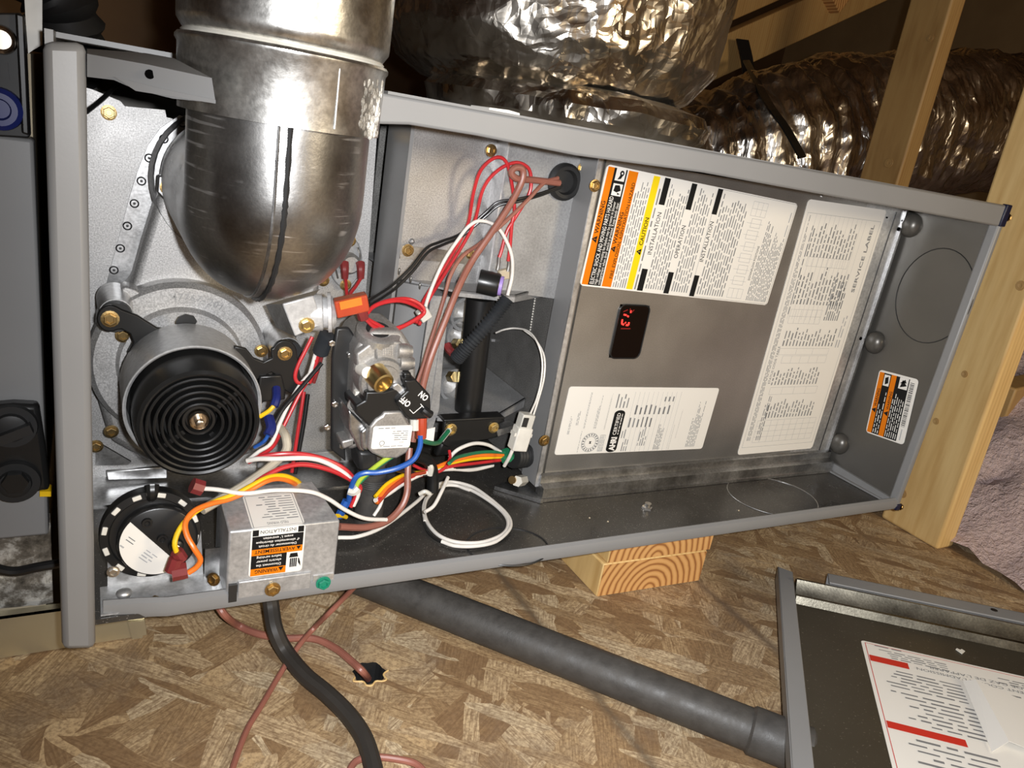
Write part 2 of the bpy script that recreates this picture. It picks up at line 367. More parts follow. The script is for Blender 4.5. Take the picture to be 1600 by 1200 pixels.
# ---------------------------------------------------------------- print on labels
TX = {}
def text_mesh(s, bold=0):
    k = (s, bold)
    if k not in TX:
        c = bpy.data.curves.new('t', 'FONT'); c.body = s; c.size = 1; c.offset = bold; c.resolution_u = 2
        o = bpy.data.objects.new('t', c); COL.objects.link(o)
        me = bpy.data.meshes.new_from_object(o.evaluated_get(bpy.context.evaluated_depsgraph_get()))
        vs = [(p.co.x, p.co.y) for p in me.vertices]; fs = [tuple(p.vertices) for p in me.polygons]
        w = max([p[0] for p in vs] or [1]); TX[k] = (vs, fs, w)
        bpy.data.objects.remove(o); bpy.data.curves.remove(c); bpy.data.meshes.remove(me)
    return TX[k]
class Label:
    """flat sticker: o = reading top-left corner, r = reading direction, d = down the page, n = outward normal"""
    def __init__(s, o, r, d, n, w, h):
        s.o, s.r, s.d, s.n, s.w, s.h = V(o), V(r).normalized(), V(d).normalized(), V(n).normalized(), w, h; s.lay = {}
    def pt(s, u, v, k=0): return s.o + s.r*u + s.d*v + s.n*k
    def uv(s, p): q = V(p) - s.o; return q.dot(s.r), q.dot(s.d)
    def at(s, px, py):
        d = RW[0]*(px-800) + RW[1]*(py-600) + RW[2]*F_PX; t = (s.o - CAM).dot(s.n)/d.dot(s.n); return s.uv(CAM + d*t)
    def mb(s, col, k): return s.lay.setdefault((col, k), MB())
    def rect(s, u0, v0, u1, v1, col, k=1): s.mb(col, k).add([s.pt(u0,v0,k*.00018), s.pt(u1,v0,k*.00018), s.pt(u1,v1,k*.00018), s.pt(u0,v1,k*.00018)], [(0,3,2,1)])
    def quad(s, pts, col, k=1): s.mb(col, k).add([s.pt(u, v, k*.00018) for u, v in pts], [tuple(range(len(pts)))])
    def text(s, t, u, v, size, col, k=2, align='l', bold=.012, sx=1.0, width=None):
        """v is the base line"""
        vs, fs, w = text_mesh(t, bold)
        if width: sx = width/(w*size)
        w *= size*sx; u0 = u - (w/2 if align == 'c' else w if align == 'r' else 0)
        s.mb(col, k).add([s.pt(u0 + x*size*sx, v - y*size, k*.00018) for x, y in vs], fs)
    def lines(s, u0, v0, u1, v1, n, col='ink_grey', k=2, th=.33, fill=(.75, 1.0), word=None, center=False):
        u0, u1 = min(u0, u1), max(u0, u1); v0, v1 = min(v0, v1), max(v0, v1)
        dv = max((v1-v0)/n, .0004); th = min(th, .36); wd = word or dv*2.3; m = s.mb(col, k)
        for i in range(n):
            L = (u1-u0)*random.uniform(*fill); u = u0 + ((u1-u0-L)/2 if center else 0); e = u+L; v = v0 + dv*(i+.5)
            while u < e - wd*.3:
                a = min(e, u + wd*random.uniform(.5, 1.6)); h = dv*th*.5*random.uniform(.75, 1.1)
                m.add([s.pt(u, v-h, k*.00018), s.pt(a, v-h, k*.00018), s.pt(a, v+h, k*.00018), s.pt(u, v+h, k*.00018)], [(0,3,2,1)]); u = a + wd*.28
    def frame(s, u0, v0, u1, v1, th, col, k=2):
        s.rect(u0, v0, u1, v0+th, col, k); s.rect(u0, v1-th, u1, v1, col, k); s.rect(u0, v0, u0+th, v1, col, k); s.rect(u1-th, v0, u1, v1, col, k)
    def grid(s, u0, v0, u1, v1, nu, nv, th, col='ink_light', k=2):
        for i in range(nu+1): u = u0 + (u1-u0)*i/nu; s.rect(u-th/2, v0, u+th/2, v1, col, k)
        for j in range(nv+1): v = v0 + (v1-v0)*j/nv; s.rect(u0, v-th/2, u1, v+th/2, col, k)
    def tri(s, u, v, sz, col, k=2, hole=None):
        s.quad([(u, v), (u+sz, v), (u+sz/2, v-sz*.88)][::-1], col, k)
        if hole: s.rect(u+sz*.46, v-sz*.55, u+sz*.54, v-sz*.25, hole, k+1); s.rect(u+sz*.46, v-sz*.18, u+sz*.54, v-sz*.1, hole, k+1)
    def build(s, name, parent, rad=.004, label=None, mat='paper', th=.0004):
        pts = []
        for cx, cy, a0 in ((rad, rad, 180), (s.w-rad, rad, 270), (s.w-rad, s.h-rad, 0), (rad, s.h-rad, 90)):
            for i in range(5):
                a = math.radians(a0 + i*22.5); pts.append(s.pt(cx + rad*math.cos(a), cy + rad*math.sin(a), 0))
        m = MB(); m.prism(pts, s.n*-th)
        base = m.build(name, M[mat], parent, False, label=label)
        nm = {'ink_orange': 'orange_band', 'ink_yellow': 'yellow_band', 'ink_black': 'black_print', 'ink_grey': 'fine_print', 'ink_white': 'white_print', 'ink_light': 'ruled_lines', 'ink_red': 'red_print'}
        for (c, k), mm in s.lay.items():
            host = base if base.parent is None or base.parent.parent is None else base.parent
            mm.build(nm.get(c, 'print'), M[c], host, False, kind='stuff')
        return base
# ================================================================ THE SETTING
FZ = -0.077
def struct(o): o['kind'] = 'structure'; return o
# floor with a drilled hole for the cable
HC = P(577, 1051, Z=FZ); HR = .0125
m = MB(); n = 20; q = .05
ring = [HC + V((math.cos(2*math.pi*i/n + math.pi/4)*HR*(1+.12*math.sin(i*2.3)), math.sin(2*math.pi*i/n + math.pi/4)*HR*(1+.1*math.cos(i*1.7)), 0)) for i in range(n)]
sq = []
for i in range(n):
    a = 2*math.pi*i/n + math.pi/4; c, s_ = math.cos(a), math.sin(a); k = q/max(abs(c), abs(s_)); sq.append(HC + V((c*k, s_*k, 0)))
low = [p - V((0,0,.045)) for p in ring]
m.add(ring + sq, [(i, (i+1) % n, n+(i+1) % n, n+i) for i in range(n)])
x0, x1, y0, y1 = -2.5, 4.0, -3.0, 3.5
hx0, hx1, hy0, hy1 = HC.x-q, HC.x+q, HC.y-q, HC.y+q
for a, b, c, d in ((x0, y0, hx0, y1), (hx1, y0, x1, y1), (hx0, y0, hx1, hy0), (hx0, hy1, hx1, y1)):
    m.add([(a,b,FZ),(c,b,FZ),(c,d,FZ),(a,d,FZ)], [(0,1,2,3)])
floor = struct(m.build('floor', M['osb'], None, False, org=(0,0,0)))
m = MB(); m.add(ring + low, [(i, n+i, n+(i+1) % n, (i+1) % n) for i in range(n)] + [tuple(range(n, 2*n))]); m.build('drilled_hole', M['rubber'], floor, False)  # lining and bottom near black: the shade inside is put into the colour
m = MB(); m.tube([p + (p-HC)*(.08+.1*math.sin(k_*2.1)) + V((0,0,.0003)) for k_, p in enumerate(ring[8:18])], .0007, 6); m.build('splintered_rim', M['pine'], floor)
# attic shell
m = MB(); m.box((-2.5, 3.5, FZ), (4.0, 3.55, 3.0)); struct(m.build('wall_back', M['deck'], None, False))
m = MB(); m.box((-2.55, -3.0, FZ), (-2.5, 3.5, 3.0)); struct(m.build('wall_left', M['deck'], None, False))
m = MB(); m.box((4.0, -3.0, FZ), (4.05, 3.5, 3.0)); struct(m.build('wall_right', M['shell'], None, False))
m = MB(); m.box((-2.5, -3.05, FZ), (4.0, -3.0, 3.0)); struct(m.build('wall_front', M['shell'], None, False))
m = MB(); m.prism([(-2.5, -3.0, 2.6), (4.0, -3.0, 2.6), (4.0, 3.5, 1.5), (-2.5, 3.5, 1.5)], (0, 0, .04)); struct(m.build('ceiling', M['deck'], None, False))

# studs
def stud(name, label, a, sx, sy, z0, z1, lean=(0,0), mat='pine', knots=()):
    t = thing(name, label, 'stud', (a[0], a[1], z0))
    m = MB(); b = V((a[0], a[1], z0)); ex, ey = V((sx,0,0)), V((0,sy,0)); u = V((lean[0], lean[1], z1-z0))
    m.prism([b, b+ex, b+ex+ey, b+ey], u); m.build('post', M[mat], t, True, bevel=.004, seg=3)
    for kz, ky, r in knots:
        c = b + u*((kz-z0)/(z1-z0)) + V((-.0004, ky, 0)); k = MB(); k.lathe(c, (-1,0,0), [(0, r*1.5), (.0006, r*1.4), (.0004, r*.9), (.0008, r*.8), (.0002, r*.2)], 12); k.build('knot', M['pine_dark'], t, True)
    return t
stud('stud', 'pale pine stud standing on the floor against the right end of the furnace', (.976, .002), .036, .086, FZ, 2.0, (0, .06), 'pine', ((-.03, .066, .004), (.08, .055, .003), (.15, .04, .003), (.27, .012, .004)))
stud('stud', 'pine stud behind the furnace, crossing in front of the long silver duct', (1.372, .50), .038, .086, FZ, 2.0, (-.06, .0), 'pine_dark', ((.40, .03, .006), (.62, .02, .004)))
# truss boards above
def board(name, label, a, b, w, th, mat='pine_dark', n=(0,-1,0)):
    a, b = V(a), V(b); d = (b-a); nn = V(n).normalized(); s = d.normalized().cross(nn).normalized()
    m = MB(); m.obox((a+b)/2, d/2, s*w/2, nn*th/2); o = m.build(name, M[mat], None, True, bevel=.003)
    return tag(o, label, 'board', 'roof truss boards')
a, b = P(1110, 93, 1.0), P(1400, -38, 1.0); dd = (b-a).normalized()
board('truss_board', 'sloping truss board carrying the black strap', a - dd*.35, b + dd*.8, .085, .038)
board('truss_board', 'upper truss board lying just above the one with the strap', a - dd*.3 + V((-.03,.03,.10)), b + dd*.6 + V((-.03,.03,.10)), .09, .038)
a = P(1300, 0, .97); board('truss_board', 'orange-brown board end butting on the sloping truss board', a + V((-.20,-.02,.13)), a + V((.03,0,-.005)), .05, .038, 'endgrain')
# strap
t = thing('metal_strap', 'black steel strap bracket hanging from the sloping truss board', 'strap', P(1175, 160, .93))
def ribbon(pts, w, th, wd):
    m = MB(); pts = catmull(pts, 4); wd = V(wd).normalized()
    for i in range(len(pts)-1):
        d = pts[i+1]-pts[i]; nn = d.cross(wd).normalized(); m.obox((pts[i]+pts[i+1])/2, d*.52, wd*w/2, nn*th/2)
    return m
ribbon([P(1160, 62, .95), P(1168, 100, .93), P(1174, 165, .90)], .036, .003, (1,0,.1)).build('hanging_leg', M['black_metal'], t)
ribbon([P(1166, 95, .90), P(1200, 160, .66), P(1228, 200, .60), P(1254, 246, .56)], .026, .003, (1,.3,.2)).build('diagonal_leg', M['black_metal'], t)
screw(t, P(1163, 74, .948), .005, 'steel', name='nail')

# pink-grey insulation on the right
m = MB(); NX, NY = 70, 70; vs = []; fs = []
for j in range(NY+1):
    for i in range(NX+1):
        x = 1.0 + 1.6*i/NX; y = -.45 + 1.5*j/NY
        h = FZ + .005 + .20*min(1, max(0, (x-1.0)/.4))**.8*(1-.15*(y)) + .035*noise.fractal(V((x*9, y*9, 3)), .8, 2.2, 4)
        vs.append((x + .012*noise.noise(V((x*14, y*14, 9))), y, max(FZ+.001, h)))
for j in range(NY):
    for i in range(NX): a = j*(NX+1)+i; fs.append((a, a+1, a+NX+2, a+NX+1))
m.add(vs, fs); tag(m.build('fibreglass_insulation', M['insul'], None, True, org=(1.6,.2,FZ)), 'greyish pink loose fibreglass insulation beside the pine stud', 'insulation', kind='stuff')
jo = board('joist', 'short piece of wood half buried in the insulation', P(1560, 625, .12), P(1660, 600, .16), .05, .038, 'pine_dark'); del jo['group']

# wood blocks carrying the furnace
for k, lab in ((0, 'lower pine block on the floor under the furnace edge'), (1, 'upper pine block between the lower block and the furnace')):
    z = FZ + k*.0383; t = thing('wood_block', lab, 'wood block', (.52, .1, z), 'wood blocks under the furnace')
    x0, x1 = .4555 + k*.004, .588 + k*.003
    m = MB(); m.prism([(x0,.032,z),(x1,.028,z),(x1,.028,z+.0378),(x0,.032,z+.0378)], (0,.25,0)); m.build('block', M['pine'], t, True, bevel=.0015)
    m = MB(); m.prism([(x0+.001,.0314,z+.001),(x1-.001,.0274,z+.001),(x1-.001,.0274,z+.0368),(x0+.001,.0314,z+.0368)], (0,.0005,0)); m.build('end_grain', M['endgrain'], t, False)

# ================================================================ FURNACE CABINET
fc = thing('furnace_cabinet', 'grey sheet steel furnace cabinet lying on its side with the front open', 'furnace', (.42, .3, 0))
def part(m, name, mat, parent=fc, bevel=0, smooth=True, label=None): return m.build(name, M[mat], parent, smooth, bevel=bevel, label=label)
m = MB(); m.box((.004,.002,.0), (.846,.70,.004)); part(m, 'bottom_panel', 'inner_floor')
m = MB(); m.box((.178,.004,.3515), (.846,.70,.3545)); m.box((.004,.075,.3515), (.178,.70,.3545)); part(m, 'top_panel', 'paint')
m = MB(); m.box((.842,.003,.002), (.846,.70,.3535)); right_panel = part(m, 'end_panel', 'inner')
m = MB(); m.box((.004,.70,.0), (.846,.703,.3545)); part(m, 'back_panel', 'inner')
m = MB(); m.box((.0,.03,.0), (.004,.70,.3545)); part(m, 'outlet_panel', 'paint')
# left stile
m = MB(); m.prism([P(66,64,-.012), P(134,67,-.012), P(149.5,1016,-.012), P(96.5,1018,-.012)], (0,.05,0)); part(m, 'stile', 'paint', bevel=.004)
# bottom front rim: rolled flange, swept back at its left end
m = MB(); prof = [(0, 0), (-.003, .0015), (-.0045, .006), (-.003, .0125), (0, .0145), (.003, .013), (.003, .001)]
xs = [(.024, .010, -.002), (.045, .006, -.001), (.062, .001, 0), (.846, 0, 0)]
vs = []; 
for x, dy, dz in xs: vs += [(x, y+dy, z+dz) for y, z in prof]
k = len(prof); fs = [(i*k+j, i*k+(j+1) % k, (i+1)*k+(j+1) % k, (i+1)*k+j) for i in range(len(xs)-1) for j in range(k)] + [tuple(range(k)), tuple((len(xs)-1)*k+j for j in range(k))]
m.add(vs, fs); part(m, 'bottom_rim', 'paint')
# top front rim, right of the vent pipe
m = MB(); c = [P(577,144,-.003), P(700,163,-.003)]
pts = [P(575,150,-.003), P(580,142,-.003), V((.846,-.003,.3545)), V((.846,-.003,.3325)), P(1100,270,-.003), P(900,243,-.003), P(745,212,-.003), P(640,195,-.003), P(590,194,-.003), P(576,180,-.003)]
m.prism(pts, (0,.006,0)); part(m, 'top_rim', 'paint', bevel=.0022)
# cut end of the rim left of the vent pipe (bent down tab)
def tabY(x): return -.010 - .044*max(0, (x-150)/187)**.8
A = [P(x, y, tabY(x)) for x, y in ((136,84),(232,101),(331,122),(337,161),(270,154),(212,140),(178,125),(136,120))]
B = [P(136,76,.02), P(228,83,.01), P(272,91,-.005)]
m = MB(); m.prism(A, (0,.0025,0)); m.add([A[0], A[1], A[2], B[2], B[1], B[0]], [(0,1,4,5), (1,2,3,4)]); part(m, 'rim_tab', 'paint')
m = MB(); m.cyl(P(234,116,tabY(234)-.0006), P(234,116,tabY(234)+.001), .0022, n=14); part(m, 'screw_hole', 'hole')
m = MB(); m.prism([P(x, y, tabY(x)-.0025) for x, y in ((178,120),(250,138),(258,140),(337,156),(337,162),(212,142))], (0,.002,0)); part(m, 'folded_edge', 'paint')
# right front rim
m = MB(); m.prism([(.8395,-.004,.002),(.8475,-.004,.002),(.8475,-.004,.3535),(.8395,-.004,.3535)], (0,.012,0)); part(m, 'end_rim', 'paint', bevel=.0025)
m = MB(); m.box((.8395,-.0052,.333),(.8485,.001,.3555)); part(m, 'corner_tape', 'navy', bevel=.001)
m = MB(); m.box((.8405,-.0052,.0),(.8485,.003,.008)); part(m, 'corner_tape', 'navy', bevel=.001)
screw(fc, (.851,-.003,.343), .003, 'screw_brass', (1,-.6,0)); screw(fc, (.851,-.003,.003), .003, 'screw_brass', (1,-.6,0))
# corner gusset between bottom and end panel
m = MB(); m.prism([(.842,.006,.004),(.842,.105,.004),(.842,.105,.016),(.842,.006,.012)], (-.0035,0,0)); m.prism([(.842,.006,.004),(.842,.105,.004),(.832,.105,.0045),(.836,.006,.0045)], (0,0,.002)); part(m, 'corner_gusset', 'paint')
# dimples on the end wall
for px, py in ((1424,352),(1368,535),(1313,693)):
    c = P(px, py, X=.842); m = MB(); m.ball(c, .014, 18, 10, (.75, .9, 1.0)); part(m, 'dimple', 'inner')
# knock-outs: thin pressed circles
def ring_groove(c, nrm, ex, ey, rx, ry, a0, a1, name, host, mat='dark_grey', r=.0006):
    m = MB(); pts = [V(c) + V(ex)*rx*math.cos(a0+(a1-a0)*i/40) + V(ey)*ry*math.sin(a0+(a1-a0)*i/40) for i in range(41)]
    m.tube(pts, r, 5, 1, smooth=False); return part(m, name, mat, host)
ring_groove((.8418,.040,.247), 0, (0,1,0), (0,0,1), .044, .053, 0, 2*math.pi, 'knockout', fc)
ring_groove((.692,.050,.0042), 0, (1,0,0), (0,1,0), .055, .046, 0, 2*math.pi, 'knockout', fc, 'galv', .0005)
ring_groove((.335,.022,.0042), 0, (1,0,0), (0,1,0), .038, .030, 0, 2*math.pi, 'knockout', fc, 'dark_grey', .0009)
m = MB(); m.lathe((.515,.055,.004), (0,0,1), [(0,.006),(.002,.0055),(.0025,.0045)], 6); m.lathe((.515,.055,.004), (0,0,1), [(0,.0035),(.006,.0035)], 10); part(m, 'bolt', 'steel')
for x, y in ((.44,.05),(.455,.04),(.62,.03)): 
    m = MB(); m.ball((x,y,.0042), .0009, 8, 6); part(m, 'dust_speck', 'tan')
# warning sticker on the end wall
pa, pb, pc, pd_ = [P(x, y, X=.8418) for x, y in ((1353,675),(1375,575),(1437,590),(1413,690))]
r_ = ((pb-pa)+(pc-pd_)).normalized(); d_ = ((pd_-pa)+(pc-pb)); d_ = (d_ - r_*d_.dot(r_)).normalized()
w_, h_ = ((pb-pa).length+(pc-pd_).length)/2, ((pd_-pa).length+(pc-pb).length)/2
L = Label(pa + V((-.0006,0,0)), r_, d_, (-1,0,0), w_, h_); w, h = w_, h_
L.rect(.02*w, .03*h, .97*w, .80*h, 'ink_black', 1); L.rect(.02*w, .03*h, .97*w, .15*h, 'ink_orange', 2); L.rect(.02*w, .34*h, .97*w, .47*h, 'ink_orange', 2)
L.tri(.34*w, .135*h, .08*w, 'ink_black', 3); L.text('WARNING', .44*w, .135*h, .10*h, 'ink_black', 3, width=.28*w); L.tri(.34*w, .455*h, .08*w, 'ink_black', 3); L.text('WARNING', .44*w, .455*h, .10*h, 'ink_black', 3, width=.28*w)
L.lines(.04*w, .16*h, .72*w, .33*h, 3, 'ink_white', 3, .6, (.5, 1)); L.lines(.04*w, .48*h, .80*w, .79*h, 6, 'ink_white', 3, .6, (.7, 1))
L.rect(.78*w, .17*h, .95*w, .32*h, 'ink_white', 3); L.quad([(.80*w,.22*h),(.9*w,.20*h),(.93*w,.28*h),(.83*w,.30*h)], 'ink_black', 4)
L.rect(.80*w, .56*h, .97*w, .78*h, 'ink_white', 3); L.quad([(.82*w,.6*h),(.94*w,.64*h),(.86*w,.76*h)], 'ink_black', 4); L.quad([(.88*w,.58*h),(.95*w,.7*h),(.9*w,.74*h)], 'ink_black', 4)
u = .26*w
while u < .93*w:
    bw = random.uniform(.004, .014)*w; L.rect(u, .83*h, u+bw, .93*h, 'ink_black', 2); u += bw + random.uniform(.006, .016)*w
L.lines(.05*w, .84*h, .22*w, .92*h, 1, 'ink_light', 2)
L.build('warning_label', fc, .004, 'orange, black and white warning sticker with a barcode')

# ---- vestibule plate behind the inducer
m = MB(); m.prism([P(x, y, .20) for x, y in ((100,128),(145,140),(188,158),(195,166),(258,172),(260,183),(285,190),(590,196))] + [V((.25,.20,.004)), V((.004,.20,.004))], (0,.0025,0))
part(m, 'vestibule_plate', 'plate')
for px, py in ((170,176),(582,205),(505,438)): screw(fc, P(px, py, .199), .0042)
m = MB(); m.prism([(.004,.15,.004),(.004,.2,.004),(.25,.2,.004),(.25,.15,.004)], (0,0,.0015)); part(m, 'lower_flange', 'galv')
# galvanised angle at the foot of the plate
m = MB(); m.poly([(165,737),(262,729),(262,748),(168,751)], .185, .004); part(m, 'foot_angle', 'galv_bright', bevel=.001)
m = MB(); m.poly([(405,716),(540,703),(540,720),(402,732)], .17, .006); part(m, 'foot_rail', 'galv_dull', bevel=.001)
m = MB(); m.poly([(150,690),(205,722),(200,726),(150,728)], .18, .003); part(m, 'gusset', 'galv')
screw(fc, P(150,697,.178), .0042)
# step wall and burner cover panels
YQ = .130
m = MB(); m.box((.2485,.145,.004), (.2515,.20,.345)); part(m, 'step_wall', 'paint')
m = MB(); m.prism([(.2515,.15,.345),(.338,.15,.345),(.338,.15,.206),(.2515,.15,.206)], (0,.002,0)); part(m, 'burner_cover', 'plate2')
m = MB(); m.prism([(.331,YQ,.345),(.4085,YQ,.345),(.4085,YQ,.200),(.331,YQ,.206)], (0,.002,0)); part(m, 'partition_plate', 'galv_dull')
m = MB(); m.box((.3302,YQ-.0006,.206),(.3318,.15,.345)); part(m, 'plate_edge', 'galv_white')  # highlight along the step edge, put into a paler metal colour
screw(fc, P(767,235,.128), .0040); screw(fc, P(909,263,YQ-.001), .0036); screw(fc, P(637,391,.148), .0042); screw(fc, P(735,397,.148), .0036); screw(fc, P(783,440,.147), .003)
m = MB(); m.poly([(625,383),(690,390),(760,400),(820,408),(820,420),(625,404)], .1475, .0015); part(m, 'shelf_flange', 'galv')
m = MB(); m.ball(P(643,377,.150), .0028, 10, 6); part(m, 'pressed_nub', 'plate2')
# recess behind the burners
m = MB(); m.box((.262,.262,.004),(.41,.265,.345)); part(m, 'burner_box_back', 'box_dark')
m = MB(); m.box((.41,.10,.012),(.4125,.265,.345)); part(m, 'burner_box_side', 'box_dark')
m = MB(); m.box((.2515,.15,.004),(.275,.152,.206)); part(m, 'burner_box_front', 'dark_grey')
# upper and lower shelves of the burner box (flanged plates)
def shelf(z, name, mat='galv_dull'):
    m = MB(); q_ = [(.254,.262,z),(.262,.150,z),(.296,.118,z),(.352,.112,z),(.409,.155,z),(.409,.262,z)]
    m.prism(q_, (0,0,-.0018))
    m.prism([q_[2], q_[3], V(q_[3])-V((0,0,.0065)), V(q_[2])-V((0,0,.005))], (0,.0015,0)); m.prism([q_[3], q_[4], V(q_[4])-V((0,0,.010)), V(q_[3])-V((0,0,.0065))], (-.0005,.0015,0))
    return part(m, name, mat)
shelf(.206, 'burner_shelf'); shelf(.088, 'burner_shelf')
m = MB(); pts = []
for i in range(9): a = math.pi*(.5+ .5*i/8); pts.append(V((.281 + .03*math.cos(a), .165 - .03*math.sin(a)+.0, .204)))
m.prism(pts + [V((.251,.2,.204)), V((.281,.2,.204))], (0,0,-.09)); part(m, 'rounded_corner', 'paint')
for px, py in ((624,424),(642,437),(656,447)):
    m = MB(); m.ball(P(px, py, .136), .002, 8, 6, (.5,.5,1.6)); part(m, 'pressed_nub', 'inner')
m = MB(); m.poly([(674,462),(702,464),(668,680),(640,684)], .118, .002); m.poly([(698,464),(703,464),(692,560),(686,640),(671,684),(666,684)], .117, .03); part(m, 'burner_bracket', 'galv_dull')
# burner mouths
for i, (px, py) in enumerate(((722,490),(716,522),(705,600))):
    c = P(px, py, .165); m = MB(); m.lathe(c, (.25,-1,.05), [(-.012,.013),(0,.0165),(.004,.0165),(.004,.0135),(-.004,.011),(-.01,.003)], 24); part(m, 'burner', 'galv_dull')
# line of pierced dots on the burner box side
for i in range(13):
    a = P(836-i*.62, 466+i*4.1, X=.4095); m = MB(); m.ball(a, .0008, 6, 4, (1,1,1.4)); part(m, 'pierced_dot', 'white')
m = MB(); m.prism([P(768,530,.24), P(838,532,.24), P(838,535,.24), P(768,534,.24)], (0,.003,0)); part(m, 'burner_rail', 'galv_dull')

# cable hole grommet
t = thing('grommet', 'black rubber grommet in the partition plate where cables leave', 'grommet', P(881,284,YQ-.001))
c = P(881,284,YQ-.001); m = MB(); m.lathe(c, (0,-1,0), [(-.002,.0165),(.003,.0165),(.0055,.014),(.0055,.011),(.001,.0095)], 28); m.build('ring', M['rubber'], t)
m = MB(); m.lathe(c, (0,-1,0), [(-.001,.0096),(.0008,.0096)], 20); m.build('plug', M['black'], t)
# ================================================================ BLOWER COMPARTMENT PANEL with its labels
YP = .10
bp = thing('blower_panel', 'galvanised inner panel carrying three white labels and a small red display', 'panel', (.62, YP, .012))
hx0, hx1, hz0, hz1 = .4605, .4965, .1515, .2055      # display window
m = MB()
for a in ((.405,.030,.4605,.3345),(.4965,.030,.765,.3345),(.4605,.030,.4965,.1515),(.4605,.2055,.4965,.3345)): m.box((a[0],YP,a[1]), (a[2],YP+.002,a[3]))
face = part(m, 'panel_face', 'galv_panel', bp, smooth=False)
m = MB(); m.box((.405,YP,.014),(.4075,.131,.345)); part(m, 'side_return', 'paint', bp, bevel=.001)
m = MB(); m.prism([(.4035,YP-.0012,.016),(.408,YP-.0012,.016),(.408,YP-.0012,.345),(.4035,YP-.0012,.345)], (0,.0015,0)); part(m, 'bright_edge', 'galv_bright', bp)
# stepped bottom flange
m = MB(); pr = [(YP,.0300),(YP-.004,.0285),(YP-.004,.0205),(YP-.012,.0185),(YP-.012,.0085),(YP-.0135,.0075),(YP-.0135,.0045),(YP+.002,.0045),(YP+.002,.030)]
m.prism([(.407, y, z) for y, z in pr], (.43,0,0)); part(m, 'bottom_flange', 'galv', bp, smooth=False)
m = MB(); m.prism([(.405,.135,.004),(.370,.120,.0045),(.404,.085,.0045),(.407,.085,.0045)], (0,0,.004)); part(m, 'corner_foot', 'galv', bp)
# right hand galvanised strip
m = MB(); m.box((.765,YP+.0005,.022),(.838,YP+.0025,.3345)); part(m, 'side_strip', 'galv_bright', bp)
m = MB(); m.box((.8175,YP-.0004,.026),(.8183,YP+.001,.328)); part(m, 'bend_line', 'dark_grey', bp)
m = MB(); m.box((.833,YP-.002,.012),(.836,YP+.03,.332)); part(m, 'strip_edge', 'galv', bp)
for px, py, r in ((1404,358,.0022),(1345,529,.002),(1300,687,.002),(1410,345,.0009),(1386,340,.001)):
    c = P(px, py, YP); m = MB(); m.cyl(c + V((0,-.0004,0)), c + V((0,.001,0)), r, n=14); part(m, 'hole', 'hole', bp)
m = MB(); m.box((.69,YP-.0015,.331),(.836,YP+.001,.3345)); part(m, 'top_hem', 'galv_bright', bp)
screw(bp, P(929,290,YP-.0005), .0042); screw(bp, P(850,688,YP-.0005), .0045)
# display window
w = MB(); rr = .006; pts = []
for cx, cz, a0 in ((hx1-rr,hz0+rr,-90),(hx1-rr,hz1-rr,0),(hx0+rr,hz1-rr,90),(hx0+rr,hz0+rr,180)):
    for i in range(6): a = math.radians(a0+18*i); pts.append(V((cx+rr*math.cos(a), YP-.0012, cz+rr*math.sin(a))))
w.prism(pts, (0,.004,0)); disp = w.build('display_window', M['display'], bp, True, bevel=.0006)
w = MB(); w.tube(pts + [pts[0]], .0008, 6, 1, smooth=False); w.build('window_bezel', M['black'], disp)
def strokes(lst, mat, name, th=.0009):
    mm = MB()
    for x0, y0, x1, y1 in lst:
        a, b = P(x0, y0, YP-.0016), P(x1, y1, YP-.0016); d = b-a; sd = d.cross(V((0,1,0))).normalized(); mm.obox((a+b)/2, d/2, sd*th, V((0,.0001,0)))
    mm.build(name, M[mat], disp, False)
strokes([(972.5,499,971.5,506),(971.5,506,975,507.3),(978,508,982,508),(982,508,982.8,503.5),(977,503.5,977.6,505)], 'led', 'lit_digit')
strokes([(974.5,491.5,979,492.5),(980,493.5,982.5,495),(986,485,985.5,489)], 'led', 'lit_digit', .0008)
strokes([(970,513.5,985,513.5),(974,487,981,484),(985,482,984.5,486),(987,488,991,484)], 'led_dim', 'dim_digit', .0005)

# --- big instruction label
O_ = P(905.5, 446, YP-.0006); wU, hV = .1085, .2450; r_ = (P(949, 256.5, YP-.0006) - O_).normalized()
L = Label(O_, r_, (r_.z, 0, -r_.x), (0,-1,0), wU, hV)
def vv(cx, cy): return L.at(880 + cx/4, 240 + cy/4)[1] + 0.0
b0, b1, b2, b3, b4, b5 = .0018, vv(155,810), vv(235,815), vv(242,818), vv(300,822), vv(396,828)
L.rect(.0015, b0, wU-.0015, b1, 'ink_orange', 1); L.rect(.0015, b1, wU-.0015, b2, 'ink_black', 1); L.rect(.0015, b3, wU-.0015, b4, 'ink_orange', 1)
y5 = vv(436,830); L.rect(.0015, b5, wU-.0015, y5, 'ink_yellow', 1)
L.tri(.040, b1-.0018, .0065, 'ink_black', 2, 'ink_orange'); L.text('WARNING', .0485, b1-.0018, .0062, 'ink_black', width=.029)
bw = b2-b1
L.text('ELECTRIC SHOCK AND MOVING PARTS HAZARD', .0025, b1+bw*.40, .0062, 'ink_white', width=.080, bold=.008)
L.text('High voltage and rotating fan blades may be present in blower', .0025, b1+bw*.67, .0046, 'ink_white', width=.076, bold=0)
L.text('compartment when door switch is pressed. Keep hands clear.', .0025, b1+bw*.93, .0046, 'ink_white', width=.076, bold=0)
for u in (.0835, .0965):
    L.rect(u, b1+bw*.16, u+.0105, b1+bw*.88, 'ink_white', 2)
c0 = .0965; L.quad([(c0+.001,b1+bw*.35),(c0+.005,b1+bw*.5),(c0+.006,b1+bw*.75),(c0+.002,b1+bw*.6)], 'ink_black', 3)
